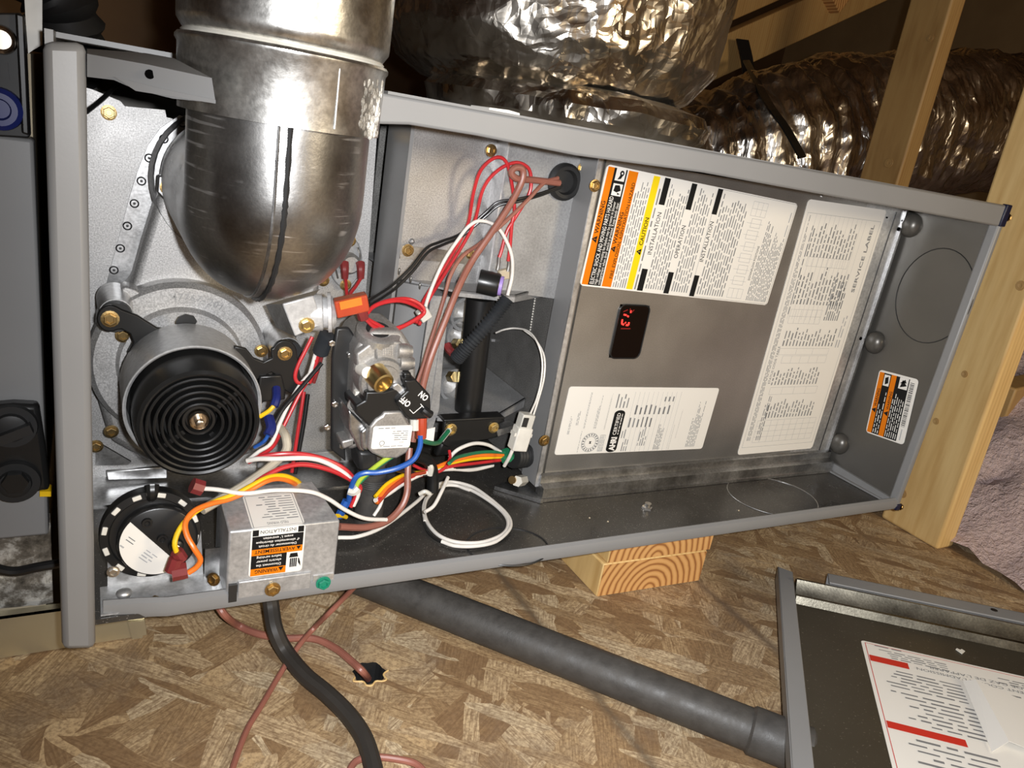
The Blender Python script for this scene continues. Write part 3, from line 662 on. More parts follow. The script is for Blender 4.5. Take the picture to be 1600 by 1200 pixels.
L.quad([(c0+.0068+.0025*math.cos(i*.785), b1+bw*.62+.0025*math.sin(i*.785)) for i in range(8)], 'ink_black', 3); L.quad([(c0+.0068+.0009*math.cos(i*.785), b1+bw*.62+.0009*math.sin(i*.785)) for i in range(8)], 'ink_white', 4)
c0 = .0835; L.quad([(c0+.004,b1+bw*.25),(c0+.009,b1+bw*.3),(c0+.0095,b1+bw*.65),(c0+.005,b1+bw*.8),(c0+.003,b1+bw*.5)], 'ink_black', 3); L.quad([(c0+.001,b1+bw*.6),(c0+.003,b1+bw*.55),(c0+.002,b1+bw*.8)], 'ink_black', 3)
bw = b4-b3
L.tri(.034, b3+bw*.47, .0058, 'ink_black', 2, 'ink_orange'); L.text('WARNING', .0415, b3+bw*.47, .0060, 'ink_black', width=.029)
L.text('FIRE, EXPLOSION, ASPHYXIATION HAZARD', .0095, b3+bw*.93, .0054, 'ink_black', width=.088, bold=.005)
L.lines(.002, b4+.001, wU-.002, b5-.001, 6, 'ink_grey', 2, .36, (.8, 1))
L.tri(.0345, y5-.0012, .0062, 'ink_black', 2, 'ink_yellow'); L.text('CAUTION', .0435, y5-.0012, .0062, 'ink_black', width=.026)
def section(cx, title, tw, x_end, n, frm=True):
    v0, v1 = vv(cx[0], 840), vv(cx[1], 845)
    L.rect(.0012, v0, .0225, v1, 'ink_black', 2); L.rect(wU-.0255, v0, wU-.0012, v1, 'ink_black', 2)
    L.text(title, .036, v1-.0006, .0068, 'ink_black', bold=.0, width=tw)
    ve = vv(x_end, 850); L.lines(.004, v1+.0018, wU-.003, ve, n+1, 'ink_grey', 2, .36, (.86, 1))
    return v1, ve
L.lines(.002, y5+.0006, wU-.004, y5+.0048, 1, 'ink_grey', 2, .5, (.95, 1))
section((462,497), 'INSTALLATION', .040, 628, 7); section((632,664), 'OPERATION', .032, 780, 6); v1, ve = section((798,828), 'INSTALLATION', .040, 1010, 10)
L.frame(.001, vv(800,850)-.0005, wU-.001, hV-.0016, .0003, 'ink_grey', 1)
va, vb = vv(1030,860), vv(1120,865)
L.grid(.004, va, .014, vb, 1, 3, .0003); L.grid(wU-.020, va, wU-.006, vb, 2, 3, .0003)
for i in range(6): u = .018 + i*.0118; L.frame(u, va+.002+.002*(i % 2), u+.009, vb-.003, .00035, 'ink_light', 2); L.rect(u+.004, va-.002, u+.0043, vb, 'ink_light', 2)
L.text('DOWNFLOW POSITIONS', .024, vb+.005, .0040, 'ink_black', bold=.0, width=.036)
L.lines(.003, vb+.007, wU-.010, vb+.019, 5, 'ink_grey', 2, .36, (.7, 1)); L.lines(.003, vb+.0195, wU-.030, hV-.004, 8, 'ink_grey', 2, .36, (.7, 1))
L.lines(wU-.035, hV-.0075, wU-.008, hV-.0035, 1, 'ink_light', 2)
L.build('instruction_label', bp, .004, 'tall white label with orange warning bands, a yellow CAUTION band and black bars')

# --- rating plate label
O_ = P(866, 711, YP-.0006); a_, b_ = P(890, 604, YP-.0006), P(1095, 707.5, YP-.0006)
r_ = (a_-O_).normalized(); d_ = (b_-O_); hV = d_.length; d_ = (d_ - r_*d_.dot(r_)).normalized(); wU = (a_-O_).length
L = Label(O_, r_, d_, (0,-1,0), wU, hV)
def q(cx, cy): return L.at(860 + cx*270/1600, 590 + cy*130/770)
def qt(s_, cx, cy, size, width=None, col='ink_grey', bold=.0): u, v = q(cx, cy); L.text(s_, u, v, size, col, width=width, bold=bold)
def ql(cx0, cy0, cx1, cy1, n, col='ink_grey', **k): (u0, v0), (u1, v1) = q(cx0, cy0), q(cx1, cy1); L.lines(u0, v0, u1, v1, n, col, 2, **k)
ql(150,525,215,330,2,fill=(.7,.9)); ql(230,440,290,290,2,fill=(.7,.9)); ql(300,470,400,110,2); ql(250,690,290,480,1)
ql(420,470,480,110,3,fill=(.4,.9)); ql(490,480,580,110,4,fill=(.75,1))
cu, cv = q(365, 600); R_ = .0105
for rad, thk in ((R_, .0005), (R_*.66, .0004)):
    for i in range(28):
        a0, a1 = 2*math.pi*i/28, 2*math.pi*(i+1)/28
        L.quad([(cu+rad*math.cos(a0), cv+rad*math.sin(a0)), (cu+rad*math.cos(a1), cv+rad*math.sin(a1)), (cu+(rad-thk)*math.cos(a1), cv+(rad-thk)*math.sin(a1)), (cu+(rad-thk)*math.cos(a0), cv+(rad-thk)*math.sin(a0))], 'ink_grey', 2)
for i in range(18):
    a0 = 2*math.pi*i/18; L.quad([(cu+R_*k*math.cos(a0+da), cv+R_*k*math.sin(a0+da)) for k, da in ((.72,-.08),(.92,-.08),(.92,.08),(.72,.08))], 'ink_grey', 2)
L.text('M', cu-.0015, cv+.0015, .004, 'ink_black')
(u0, v0), (u1, v1) = q(430,680), q(510,530); L.grid(u0, v0, u1, v1, 1, 3, .0003, 'ink_grey'); L.lines(u0, v0, u1, v1, 4, 'ink_light', 2)
# black certification badge
u0, v0 = q(520, 690); u1, v1 = q(690, 300); vm, hh = (q(565,650)[1]+q(640,330)[1])/2, .0068
pts = [(u1-.004+.004*math.cos(a)*1, vm+hh*math.sin(a)) for a in [math.radians(-90+18*i) for i in range(11)]] + [(u0+.004-.004*math.cos(a), vm+hh*math.sin(a)) for a in [math.radians(90-18*i) for i in range(11)]]
L.quad(pts, 'ink_black', 2); L.text('AHRI', u0+.0022, vm+.0036, .0096, 'ink_white', 3, bold=.05, width=.0150); L.text('CERTIFIED', u0+.0195, vm+.0012, .0062, 'ink_white', 3, bold=.01, width=(u1-u0)-.0225)
L.lines(u0+.020, vm+.0022, u1-.003, vm+.0050, 1, 'ink_white', 3, .5, (.9, 1), .003)
for cx in range(720, 1180, 42): (ua, va), (ub, vb) = q(cx-45, 680), q(cx+45, 130); L.rect(ua, (va+vb)/2, ub, (va+vb)/2+.00025, 'ink_light', 2)
ql(640,680,730,560,3,fill=(.75,1)); ql(700,460,960,350,6,fill=(.6,.95)); ql(760,340,1130,240,8,fill=(.5,.95)); ql(590,280,760,120,4,fill=(.75,1)); ql(1040,220,1170,150,3,fill=(.6,.95))
ql(790,630,920,440,4,fill=(.6,1)); ql(940,665,1080,380,5,fill=(.6,1)); ql(1090,660,1150,420,2,fill=(.75,1))
ql(1240,640,1460,180,7,fill=(.5,1)); ql(1150,560,1240,240,2,fill=(.75,1)); ql(620,560,720,430,3,fill=(.5,.8))
L.build('rating_label', bp, .003, 'wide white rating label with a black badge')

# --- service label
O_ = P(1152, 711, YP-.0006); a_, d0 = P(1264, 311, YP-.0006), P(1270, 705.5, YP-.0006)
r_ = (a_-O_).normalized(); wU = (a_-O_).length; hV = .1275; d_ = V((r_.z,0,-r_.x))
L = Label(O_, r_, d_, (0,-1,0), wU, hV); w, h = wU, hV
L.frame(.03*w, .03*h, .955*w, .97*h, .0004, 'ink_light', 1)
L.text('SERVICE LABEL', .675*w, .90*h, .0072, 'ink_grey', width=.078, bold=.01)
L.text('STATUS CODE TABLE', .30*w, .155*h, .0046, 'ink_grey', width=.045, bold=0)
L.lines(.06*w, .06*h, .95*w, .11*h, 3, 'ink_grey', 2, .42, (.7, 1)); L.lines(.06*w, .17*h, .26*w, .24*h, 3, 'ink_grey'); L.lines(.58*w, .12*h, .95*w, .15*h, 1, 'ink_grey')
for (ua, ub, va, vb, n) in ((.62,.77,.14,.78,15),(.80,.94,.14,.72,14),(.455,.53,.16,.84,16),(.295,.375,.16,.78,15),(.155,.24,.20,.84,16)): L.lines(ua*w, va*h, ub*w, vb*h, n, 'ink_grey', 2, .3, (.55, 1), .006)
for (ua, ub, va, vb, nu, nv) in ((.545,.60,.16,.56,2,6),(.765,.80,.18,.70,1,8),(.385,.415,.22,.80,1,5),(.42,.445,.16,.80,1,3),(.255,.285,.18,.80,1,4),(.05,.145,.14,.92,4,9)): L.grid(ua*w, va*h, ub*w, vb*h, nu, nv, .00028)
for i in range(12): v = (.14+.058*i)*h; L.rect(.56*w, v, .955*w, v+.00022, 'ink_light', 1)
L.lines(.56*w, .60*h, .75*w, .80*h, 7, 'ink_grey', 2, .42, (.5, 1)); L.lines(.45*w, .86*h, .62*w, .93*h, 2, 'ink_light')
L.build('service_label', bp, .004, 'long white service label full of fine print at the right of the panel')

# ================================================================ VENT PIPE AND ELBOW
VC = V((.1165, .004, 0))
t = thing('vent_pipe', 'shiny round galvanised vent pipe rising above the elbow', 'pipe', (VC.x, VC.y, .305))
m = MB(); m.lathe((VC.x,VC.y,.345), (0,0,1), [(.015,.0530),(.0225,.0530),(.0235,.0540),(.0275,.0566),(.030,.0568),(.45,.0568)], 64, False); m.build('pipe', M['pipe'], t)
m = MB(); m.lathe((VC.x,VC.y,.3275), (0,0,1), [(0,.0552),(.033,.0560),(.035,.0572),(.0365,.0572),(.038,.0560),(.0385,.0535)], 64, False); col_ = m.build('collar', M['pipe'], t)
m = MB(); m.lathe((VC.x,VC.y,.3655), (0,0,1), [(0,.0536),(.0012,.0546),(.0024,.0534)], 64, False); m.build('sealant_bead', M['clear'], t)
for a in (.3,):
    m = MB(); d = V((math.sin(a), -math.cos(a), 0)); m.obox((VC.x+d.x*.0553, VC.y+d.y*.0557, .345), V((.00035,0,0)), V((0,.0004,0)), V((0,0,.015))); m.build('seam', M['galv'], col_)
m = MB()
for i in range(120):
    a = random.uniform(.62, 1.05); d = V((math.sin(a), -math.cos(a), 0)); m.ball((VC.x+d.x*.0552, VC.y+d.y*.0552, random.uniform(.329,.357)), random.uniform(.0008,.0021), 6, 4, (.8,.8,1.4))
m.build('mortar_smear', M['dirty'], col_, label='lumpy grey cement smear')
t = thing('vent_elbow', 'dull dark steel vent elbow turning into the inducer housing', 'pipe elbow', (VC.x, VC.y, .212))
RB = .0505; ZB = .262; m = MB(); path = [V((VC.x,VC.y,.340)), V((VC.x,VC.y,.310)), V((VC.x,VC.y,.290))]
rb = .030
for i in range(0, 9): a = math.radians(90*i/8); path.append(V((VC.x, VC.y + rb - rb*math.cos(a), .290 - rb*math.sin(a)*.75)))
path += [V((VC.x, VC.y+.07, path[-1].z)), V((VC.x, .172, path[-1].z))]
# swept tube with a gored look
vs = []; fs = []; n = 56; prev = V((1,0,0))
for i, p in enumerate(path):
    tt = (path[min(i+1, len(path)-1)] - path[max(i-1, 0)]).normalized(); e = prev; g_ = tt.cross(e).normalized()
    for k in range(n): a = 2*math.pi*k/n; vs.append(p + (e*math.cos(a) + g_*math.sin(a))*RB)
for i in range(len(path)-1):
    for k in range(n): q_ = (k+1) % n; fs.append((i*n+k, i*n+q_, (i+1)*n+q_, (i+1)*n+k))
m.add(vs, fs); m.build('elbow', M['elbow'], t)
# lock seam running down the front of the elbow
k = int(n*.295); sp = [vs[i*n+k] for i in range(len(path))]
k2 = [i for i in range(n)]
best = min(range(n), key=lambda kk: abs((vs[3*n+kk]-P(446,300,-.045)).length)); sp = [vs[i*n+best] + (vs[i*n+best]-path[i]).normalized()*.0006 for i in range(len(path)-1)]
m = MB(); m.tube(sp, .0013, 6, 3, rf=lambda f, i: .0013 + .0005*(i % 2)); m.build('lock_seam', M['dark_grey'], t)
m = MB(); best2 = (best+1) % n; m.tube([vs[i*n+best2] + (vs[i*n+best2]-path[i]).normalized()*.0002 for i in range(len(path)-1)], .0009, 6, 3); m.build('seam_fold', M['galv'], t)
m = MB(); m.lathe((VC.x, .168, path[-1].z), (0,1,0), [(0,.056),(.008,.058),(.010,.054)], 40, False); m.build('outlet_band', M['galv'], t)
# ================================================================ DRAFT INDUCER
MA = P(312, 661, .036); MX, MZ = MA.x, MA.z
ind = thing('draft_inducer', 'draft inducer blower with black fan-cooled motor on a speckled steel housing', 'blower', (MX, .18, .02))
hp = [(300,205),(275,232),(260,262),(248,300),(222,385),(205,445),(172,468),(151,497),(147,560),(151,620),(172,690),(230,722),(330,732),(420,702),(452,610),(450,560),(470,520),(500,455),(512,300),(500,200)]
m = MB(); m.prism([P(x, y, .170) for x, y in hp], (0,.028,0)); m.build('housing', M['plate'], ind, True, bevel=.006, seg=3)
ol = [(281,180),(251,200),(232,226),(217,262),(204,303),(160,468)]; il = [(330,200),(300,222),(285,255),(272,292),(262,312),(215,460)]
m = MB(); m.prism([P(x, y, .1965) for x, y in ol + il[::-1]], (0,.003,0)); fl = m.build('riveted_flange', M['galv'], ind, True)
for px, py in ((285,192),(256,217),(233,247),(221,283),(210,318),(199,353),(188,388),(178,422),(168,456)):
    c = P(px, py, .1963); m = MB(); m.tube([c + V((math.cos(i*math.pi/8)*.0029, 0, math.sin(i*math.pi/8)*.0029)) for i in range(17)], .0006, 6, 1, smooth=False); m.ball(c, .0010, 8, 5, (1,.5,1)); m.build('rivet', M['dark_grey'], fl)
# clip with screw beside the elbow
m = MB(); m.poly([(247,275),(282,270),(292,318),(256,312),(245,300)], .160, .010); m.build('clip', M['galv'], ind, True, bevel=.0012); screw(ind, P(262,293,.159), .0042)
# scroll disc with cast number
SCc = V((MX+.0005, 0, MZ)); SR = .0665
m = MB(); m.lathe((SCc.x,.172,SCc.z), (0,-1,0), [(0,SR),(.014,SR),(.018,SR-.004),(.018,SR-.019),(.021,SR-.021),(.0245,SR-.0215),(.0245,.01)], 64); m.build('scroll_cover', M['plate'], ind)
for i, ch in enumerate('47767-201'):
    a = math.radians(97 - i*4.6); c = V((SCc.x + math.cos(a)*(SR-.0135), .1538, SCc.z + math.sin(a)*(SR-.0135)))
    vs_, fs_, w_ = text_mesh(ch, .01); r_ = V((math.sin(a), 0, -math.cos(a))); u_ = V((math.cos(a), 0, math.sin(a)))
    m = MB(); m.add([c + r_*(x*.0075-.002) + u_*y*.0075 for x, y in vs_], fs_); m.build('cast_number', M['galv_dull'], ind, False)
# corner bosses with screws
def boss(px, py, px2, py2, r): 
    a, b = P(px, py, .150), P(px2, py2, .118); m = MB(); m.cyl((a.x,.172,a.z), (a.x,.128,a.z), r, r*.9, 28); m.build('boss', M['galv_bright'], ind); m = MB(); m.cyl((a.x,.130,a.z), (a.x,.119,a.z), r*.85, n=28); m.build('rubber_mount', M['rubber'], ind)
boss(180,478,172,498,.0125); boss(440,535,445,552,.0125)
m = MB(); m.poly([(195,447),(212,452),(240,470),(270,475),(275,480),(240,500),(205,500),(160,500),(165,470)], .156, .018); m.build('boss_bridge', M['plate'], ind, True, bevel=.003)
screw(ind, P(192,524,.150), .0042); screw(ind, P(408,548,.150), .0042); screw(ind, P(174,674,.168), .0042); screw(ind, P(490,415,.15), .0032)
# black mounting arms
def arc(cx, cy, r, a0, a1, n=10): return [(cx + r*math.cos(math.radians(a0+(a1-a0)*i/n)), cy - r*math.sin(math.radians(a0+(a1-a0)*i/n))) for i in range(n+1)]
m = MB(); m.poly(arc(172,498,21,300,60,14) + [(190,484),(215,493),(245,512),(275,517),(262,525),(235,535),(212,562),(203,567),(200,550),(208,535),(203,522),(190,515)], .116, .004); m.build('mounting_arm', M['black_metal'], ind, True, bevel=.001)
m = MB(); m.poly([(366,541),(385,545),(397,560),(412,566),(425,560),(424,545)] + arc(445,551,19,160,10,8) + [(467,575),(471,592),(466,607),(455,616),(443,608),(436,588),(424,582),(404,592),(388,612),(372,600)], .088, .004); m.build('mounting_arm', M['black_metal'], ind, True, bevel=.001)
screw(ind, P(172,498,.1155), .0046); screw(ind, P(445,552,.0875), .0042)
# motor: metal band, black body, fan guard
m = MB(); m.lathe((MX,.118,MZ), (0,-1,0), [(0,.0448),(.002,.0455),(.054,.0455),(.055,.0446),(.053,.0432),(.004,.0432)], 72, False); m.build('motor_band', M['galv_white'], ind)
m = MB(); m.lathe((MX,.117,MZ), (0,-1,0), [(0,.0436),(.028,.0436),(.030,.040),(.062,.0395),(.066,.038),(.066,.02),(.05,.018)], 64); m.build('motor_body', M['black'], ind)
m = MB(); m.poly([(276,508),(305,508),(308,502),(303,494),(290,491),(280,495),(275,503)], .118, .0015); m.build('band_notch', M['black_metal'], ind)
# guard rings
guard_c = V((MX, .052, MZ))
def ringm(R, y0, y1, w=.0022): m = MB(); m.lathe((MX,y0,MZ), (0,-1,0), [(0,R-w*.7),(y0-y1,R-w*.5),(y0-y1+.0006,R),(y0-y1,R+w*.5),(0,R+w*.7)], 56, False); return m
gb = MB(); gb.lathe((MX,.060,MZ), (0,-1,0), [(0,.0405),(.012,.0405),(.026,.0385),(.028,.0365),(.027,.035),(.012,.036)], 64, False); guard = gb.build('fan_guard', M['black'], ind)
for R, y1 in ((.0325,.0330),(.0280,.0325),(.0235,.0325),(.0190,.0330),(.0145,.0335)): ringm(R, .046, y1, .0018).build('guard_ring', M['black'], guard)
for i in range(4):
    a = math.radians(40 + 90*i); d = V((math.cos(a), 0, math.sin(a))); m = MB(); m.obox(V((MX,.0435,MZ)) + d*.0245, d*.0125, V((0,.004,0)), V((-d.z,0,d.x))*.0016); m.build('guard_rib', M['black'], guard)
m = MB(); m.lathe((MX,.052,MZ), (0,-1,0), [(0,.0115),(.008,.0115),(.012,.0105),(.012,.0088),(.008,.008)], 40); m.build('hub_cup', M['black'], guard)
m = MB(); m.lathe((MX,.046,MZ), (0,-1,0), [(0,.0072),(.006,.0072),(.0075,.0060),(.0055,.0048),(.0055,.0030),(.013,.0029),(.0135,.002)], 32); m.build('shaft_nut', M['hubsteel'], ind)
# black capacitor plug at the right of the motor, with its coloured leads
m = MB(); m.poly([(406,588),(440,586),(446,608),(446,625),(412,628),(405,640),(400,640)], .085, .03); m.build('plug', M['black'], ind, True, bevel=.0015)
m = MB(); m.tube([P(432,607,.075), P(432,622,.066), P(428,635,.062)], .0032, 8); m.build('blue_sleeve', M['blueplastic'], ind); m = MB(); m.tube([P(428,634,.062), P(420,642,.062), P(406,651,.064)], .0016, 8); m.build('yellow_lead', M['yellow'], ind)
m = MB(); m.tube([P(420,652,.07), P(424,668,.062), P(419,680,.058)], .0038, 8); m.build('blue_sleeve', M['blueplastic'], ind); m = MB(); m.tube([P(419,680,.058), P(412,690,.06), P(398,699,.066)], .0014, 8); m.build('blue_lead', M['blue'], ind)

# ================================================================ FLUE LIMIT SWITCH on its bracket (white box by the elbow)
t = thing('flue_switch', 'thermal switch with an orange-red plug on a bright bracket below the elbow', 'switch', P(475, 520, .075))
fr = [(441,475),(490,462),(505,507),(461,526)]
m = MB(); m.prism([P(x, y, .060) for x, y in fr], (0,.002,0)); m.build('bracket_face', M['galv_white'], t, True, bevel=.001)
m = MB(); m.add([P(441,475,.060), P(461,526,.060), P(432,512,.095), P(415,476,.095)], [(0,1,2,3)]); m.add([P(441,475,.060), P(490,462,.060), P(500,452,.095), P(415,476,.095)], [(0,1,2,3)]); m.add([P(505,507,.06), P(461,526,.06), P(432,512,.095), P(500,500,.095)], [(0,1,2,3)]); m.build('bracket_sides', M['galv'], t, False)
screw(t, P(479,508,.0595), .0044, 'brass')
c = P(512, 488, .070); ax = V((1,-.25,.12)).normalized()
m = MB(); m.lathe(c - ax*.012, ax, [(0,.0135),(.008,.0135),(.009,.0115),(.012,.0115),(.012,.0150),(.0145,.0150),(.0150,.012),(.018,.009)], 32); m.build('switch_can', M['galv_white'], t)
m = MB(); m.obox(P(549, 476, .055), V((.0115,-.001,.0035)), V((.001,.006,0)), V((-.0018,0,.0062))); pl = m.build('plug', M['redorange'], t, True, bevel=.0012)
m = MB(); m.obox(P(548, 474, .0482), V((.0075,-.0008,.0024)), V((0,.0006,0)), V((-.0008,0,.0028))); m.build('plug_window', M['orange'], pl, True)
m = MB(); m.tube([P(562,482,.055), P(566,490,.055), P(568,497,.056)], .0042, 8); m.build('plug_boot', M['maroon'], t)

# ================================================================ ROLL-OUT LIMIT (oval plate with two red boots)
t = thing('limit_switch', 'oval limit switch plate with two dark red terminal boots beside the elbow', 'switch', P(545, 430, .195))
def oval(cx, cy, rx, ry, tilt, n=28): return [(cx + rx*math.cos(a)*math.cos(tilt) - ry*math.sin(a)*math.sin(tilt), cy + rx*math.cos(a)*math.sin(tilt) + ry*math.sin(a)*math.cos(tilt)) for a in [2*math.pi*i/n for i in range(n)]]
m = MB(); m.poly(oval(541,409,25,40,.1), .193, .004); m.build('plate', M['galv_dull'], t, True, bevel=.001)
screw(t, P(547,376,.1925), .004); screw(t, P(540,445,.1925), .004)
c = P(544, 410, .191); m = MB(); m.lathe(c, (0,-1,0), [(0,.0095),(.006,.0095),(.007,.0085),(.009,.0075),(.010,.007)], 28); m.build('can', M['cast'], t)
for s_, pts in ((-1, ((532,385),(520,405),(528,435))), (1, ((559,386),(563,400),(558,425)))):
    m = MB(); m.tube([P(x, y, .189) for x, y in pts], .0009, 6, 1, smooth=False); m.build('wire_bail', M['steel'], t)
for px, py in ((538,425),(563,425)):
    m = MB(); m.tube([P(px, py-14, .180), P(px+1, py-4, .176), P(px+1, py+10, .176)], .0038, 8, rf=lambda f, i: .0042-.0012*f); m.build('terminal_boot', M['maroon'], t)

# ================================================================ PRESSURE SWITCH
PSY = .020; pc = P(238, 843, PSY)
t = thing('pressure_switch', 'round black pressure switch with a half-moon white label in the lower left corner', 'switch', (pc.x, .04, .004))
tl = V((0, -1, .12)).normalized(); pex = V((1,0,0)); pez = V((0,.12,1)).normalized()
PR = .0315
m = MB(); m.lathe(pc - tl*.012, tl, [(-.010,PR*.8),(-.006,PR),(.002,PR),(.004,PR*.985),(.0045,PR*.83),(.003,PR*.80)], 56); body = m.build('body', M['black'], t)
dc = pc + pex*.0038 - pez*.0030
m = MB(); m.lathe(dc - tl*.012, tl, [(0,PR*.80),(.008,PR*.80),(.0095,PR*.77),(.0100,PR*.74)], 56); m.build('cover', M['black'], t)
for i in range(12):
    a = math.radians(18 + 30*i); c = pc - tl*.0075 + (pex*math.cos(a) + pez*math.sin(a))*PR*.91
    m = MB(); m.obox(c, (pex*-math.sin(a) + pez*math.cos(a))*.0028, (pex*math.cos(a) + pez*math.sin(a))*.0016, tl*.0008); m.build('slot', M['white'], body, True, bevel=.0005)
# half-moon label
cu = dc - tl*.0018; a0, a1 = math.radians(136), math.radians(306); n_ = 30; m = MB()
m.prism([cu + (pex*math.cos(a0+(a1-a0)*i/n_) + pez*math.sin(a0+(a1-a0)*i/n_))*PR*.745 for i in range(n_+1)], tl*.0004); hl = m.build('label', M['paper'], t, False, label='white half-moon label')
L = Label(cu + tl*.0005 + pex*-.0165 + pez*.0105, (pex*.72 - pez*.69), (-pex*.69 - pez*.72), tl, .03, .02)
L.lines(.002, .0030, .008, .0075, 2, 'ink_grey'); L.lines(.017, .0035, .028, .012, 4, 'ink_light', 2, .5, (.5,.9)); L.lines(.002,.010,.006,.013,1,'ink_light')
for (c_, k_), mm in L.lay.items(): mm.build('fine_print', M[c_], hl, False)
for a, r in ((115,.52),(40,.1)):
    c = dc - tl*.0015 + (pex*math.cos(math.radians(a)) + pez*math.sin(math.radians(a)))*PR*r; m = MB(); m.lathe(c, tl, [(0,.0035),(.002,.0032),(.002,.002),(.001,.001)], 16); m.build('moulded_boss', M['black'], t)
c = dc - tl*.001 + pex*.0108 - pez*.0035; m = MB(); m.lathe(c, tl, [(0,.005),(.003,.0046),(.004,.003)], 18); m.build('terminal_post', M['black'], t); screw(t, c + tl*.003, .0022, 'steel', tl, flange=False)
m = MB(); m.tube([pc + pez*PR*.8 - tl*.012, pc + pez*PR*1.0 - tl*.004, pc + pez*PR*1.16 - tl*.006], .004, 10, rf=lambda f, i: .0034+.0012*f); m.build('hose_port', M['black'], t)
screw(t, P(177,893,.016), .0030, 'steel', tl)
# bracket plate of the switch
m = MB(); m.prism([P(x, y, .034) for x, y in ((168,925),(168,870),(314,830),(318,905))], (0,.0015,0)); m.prism([V((.0225,.034,.0055)), V((.092,.034,.0055)), V((.092,.004,.0045)), V((.0225,.004,.0045))], (0,0,.0012)); br = m.build('bracket', M['galv_white2'], t, True)
m = MB(); m.ball(P(194,927,.020), .0052, 16, 8, (1,.9,.6)); m.build('pressed_dome', M['galv_bright'], br)
screw(t, (.055,.012,.0055), .0028, 'screw_brass', (0,-.2,1))

# ================================================================ JUNCTION BOX
t = thing('junction_box', 'galvanised junction box with an orange warning label at the front of the cabinet floor', 'box', (.137, .03, .004))
z0, zt, y0 = .0115, .0615, -.001
pf = [(y0,z0),(y0,zt),(.050,.066),(.053,.066),(.053,.006),(y0+.004,.006)]
A_ = [V((.0985,y,z)) for y, z in pf]; B_ = [V((.1745,y,z)) for y, z in pf]
B_[2].x = B_[3].x = B_[4].x = .168
m = MB(); k = len(pf); m.add(A_ + B_, [tuple(range(k)), tuple(range(2*k-1, k-1, -1))] + [(i, (i+1) % k, (i+1) % k + k, i+k) for i in range(k)]); jb = m.build('cover', M['galv_white2'], t, True, bevel=.0014)
m = MB(); m.box((.106,-.003,.004),(.1565,.0,.0215)); m.build('front_flange', M['galv_white2'], t, True, bevel=.0008)
m = MB(); m.box((.095,.0,.004),(.178,.055,.0065)); m.box((.0885,-.001,.0045),(.0985,.030,.006)); m.box((.0885,.03,.0045),(.0985,.0315,.030)); m.build('base', M['galv'], t, True)
m = MB(); m.box((.1585,-.002,.0045),(.1735,.0,.0175)); m.build('ground_tab', M['galv_bright'], t, True); screw(t, (.166,-.0025,.011), .0042, 'greenscrew', (0,-1,0))
screw(t, (.1295,-.0035,.0125), .0042); screw(t, P(334,905,.0), .0036, 'screw_brass', (-.6,-.7,.2))
m = MB(); m.box((.1000,-.0035,.006),(.1055,.002,.020)); m.build('slot', M['dark_grey'], t, True)
# label: upside down, front part then folding back over the top
xl, xr = P(389, 880, y0).x, P(474, 860, y0).x
L = Label((xr, y0-.0006, .0235), (-1,0,0), (0,0,1), (0,-1,0), xr-xl, zt-.0235); w, h = L.w, L.h
L.rect(.03*w, .04*h, .97*w, .155*h, 'ink_white', 1); L.rect(.32*w, .02*h, .97*w, .17*h, 'ink_orange', 2); L.tri(.36*w, .155*h, .10*w, 'ink_black', 3); L.text('WARNING', .47*w, .145*h, .11*h, 'ink_black', 3, width=.42*w)
L.rect(.32*w, .17*h, .97*w, .45*h, 'ink_black', 2)
for i, s_ in enumerate(('Disconnect the', 'electric power', 'before servicing')): L.text(s_, .645*w, (.255+.085*i)*h, .075*h, 'ink_white', 3, 'c', bold=.01, width=.46*w)
L.quad([(.10*w,.33*h),(.27*w,.33*h),(.25*w,.42*h),(.12*w,.42*h)], 'ink_black', 3)
for i in range(4): L.rect((.12+.035*i)*w, .12*h, (.145+.035*i)*w, .31*h, 'ink_black', 3)
L.quad([(.04*w,.12*h),(.09*w,.2*h),(.10*w,.3*h),(.08*w,.3*h),(.05*w,.2*h)], 'ink_black', 3)
L.rect(.03*w, .45*h, .97*w, .58*h, 'ink_orange', 2); L.tri(.06*w, .565*h, .09*w, 'ink_black', 3); L.text('AVERTISSEMENT', .17*w, .56*h, .10*h, 'ink_black', 3, width=.75*w)
L.rect(.03*w, .58*h, .97*w, .85*h, 'ink_black', 2)
for i, s_ in enumerate(('Déconnecter du circuit', "d' alimentation électrique", "avant L' entretien")): L.text(s_, .5*w, (.66+.08*i)*h, .07*h, 'ink_white', 3, 'c', bold=.01, width=(.7,.8,.55)[i]*w)
L.rect(.03*w, .86*h, .14*w, .985*h, 'ink_black', 2); L.rect(.86*w, .86*h, .97*w, .985*h, 'ink_black', 2); L.text('INSTALLATION', .5*w, .97*h, .10*h, 'ink_black', 3, 'c', bold=0, width=.66*w)
L.build('warning_label', t, .0025, 'upside-down orange and black warning label')
dn = V((0,.051,.0045)).normalized(); L = Label((xr-.0005, y0, zt+.0007), (-1,0,0), dn, (0,-.09,1), xr-xl-.001, .040); w, h = L.w, L.h
L.text('FIELD WIRING', .5*w, .12*h, .0042, 'ink_grey', 2, 'c', 0, width=.4*w); L.lines(.08*w, .16*h, .93*w, .92*h, 10, 'ink_grey', 2, .32, (.6,1)); L.frame(.03*w, .0, .97*w, .96*h, .0004, 'ink_grey', 1)
L.build('instruction_label', t, .0025, 'upside-down white instruction label on the sloping top')
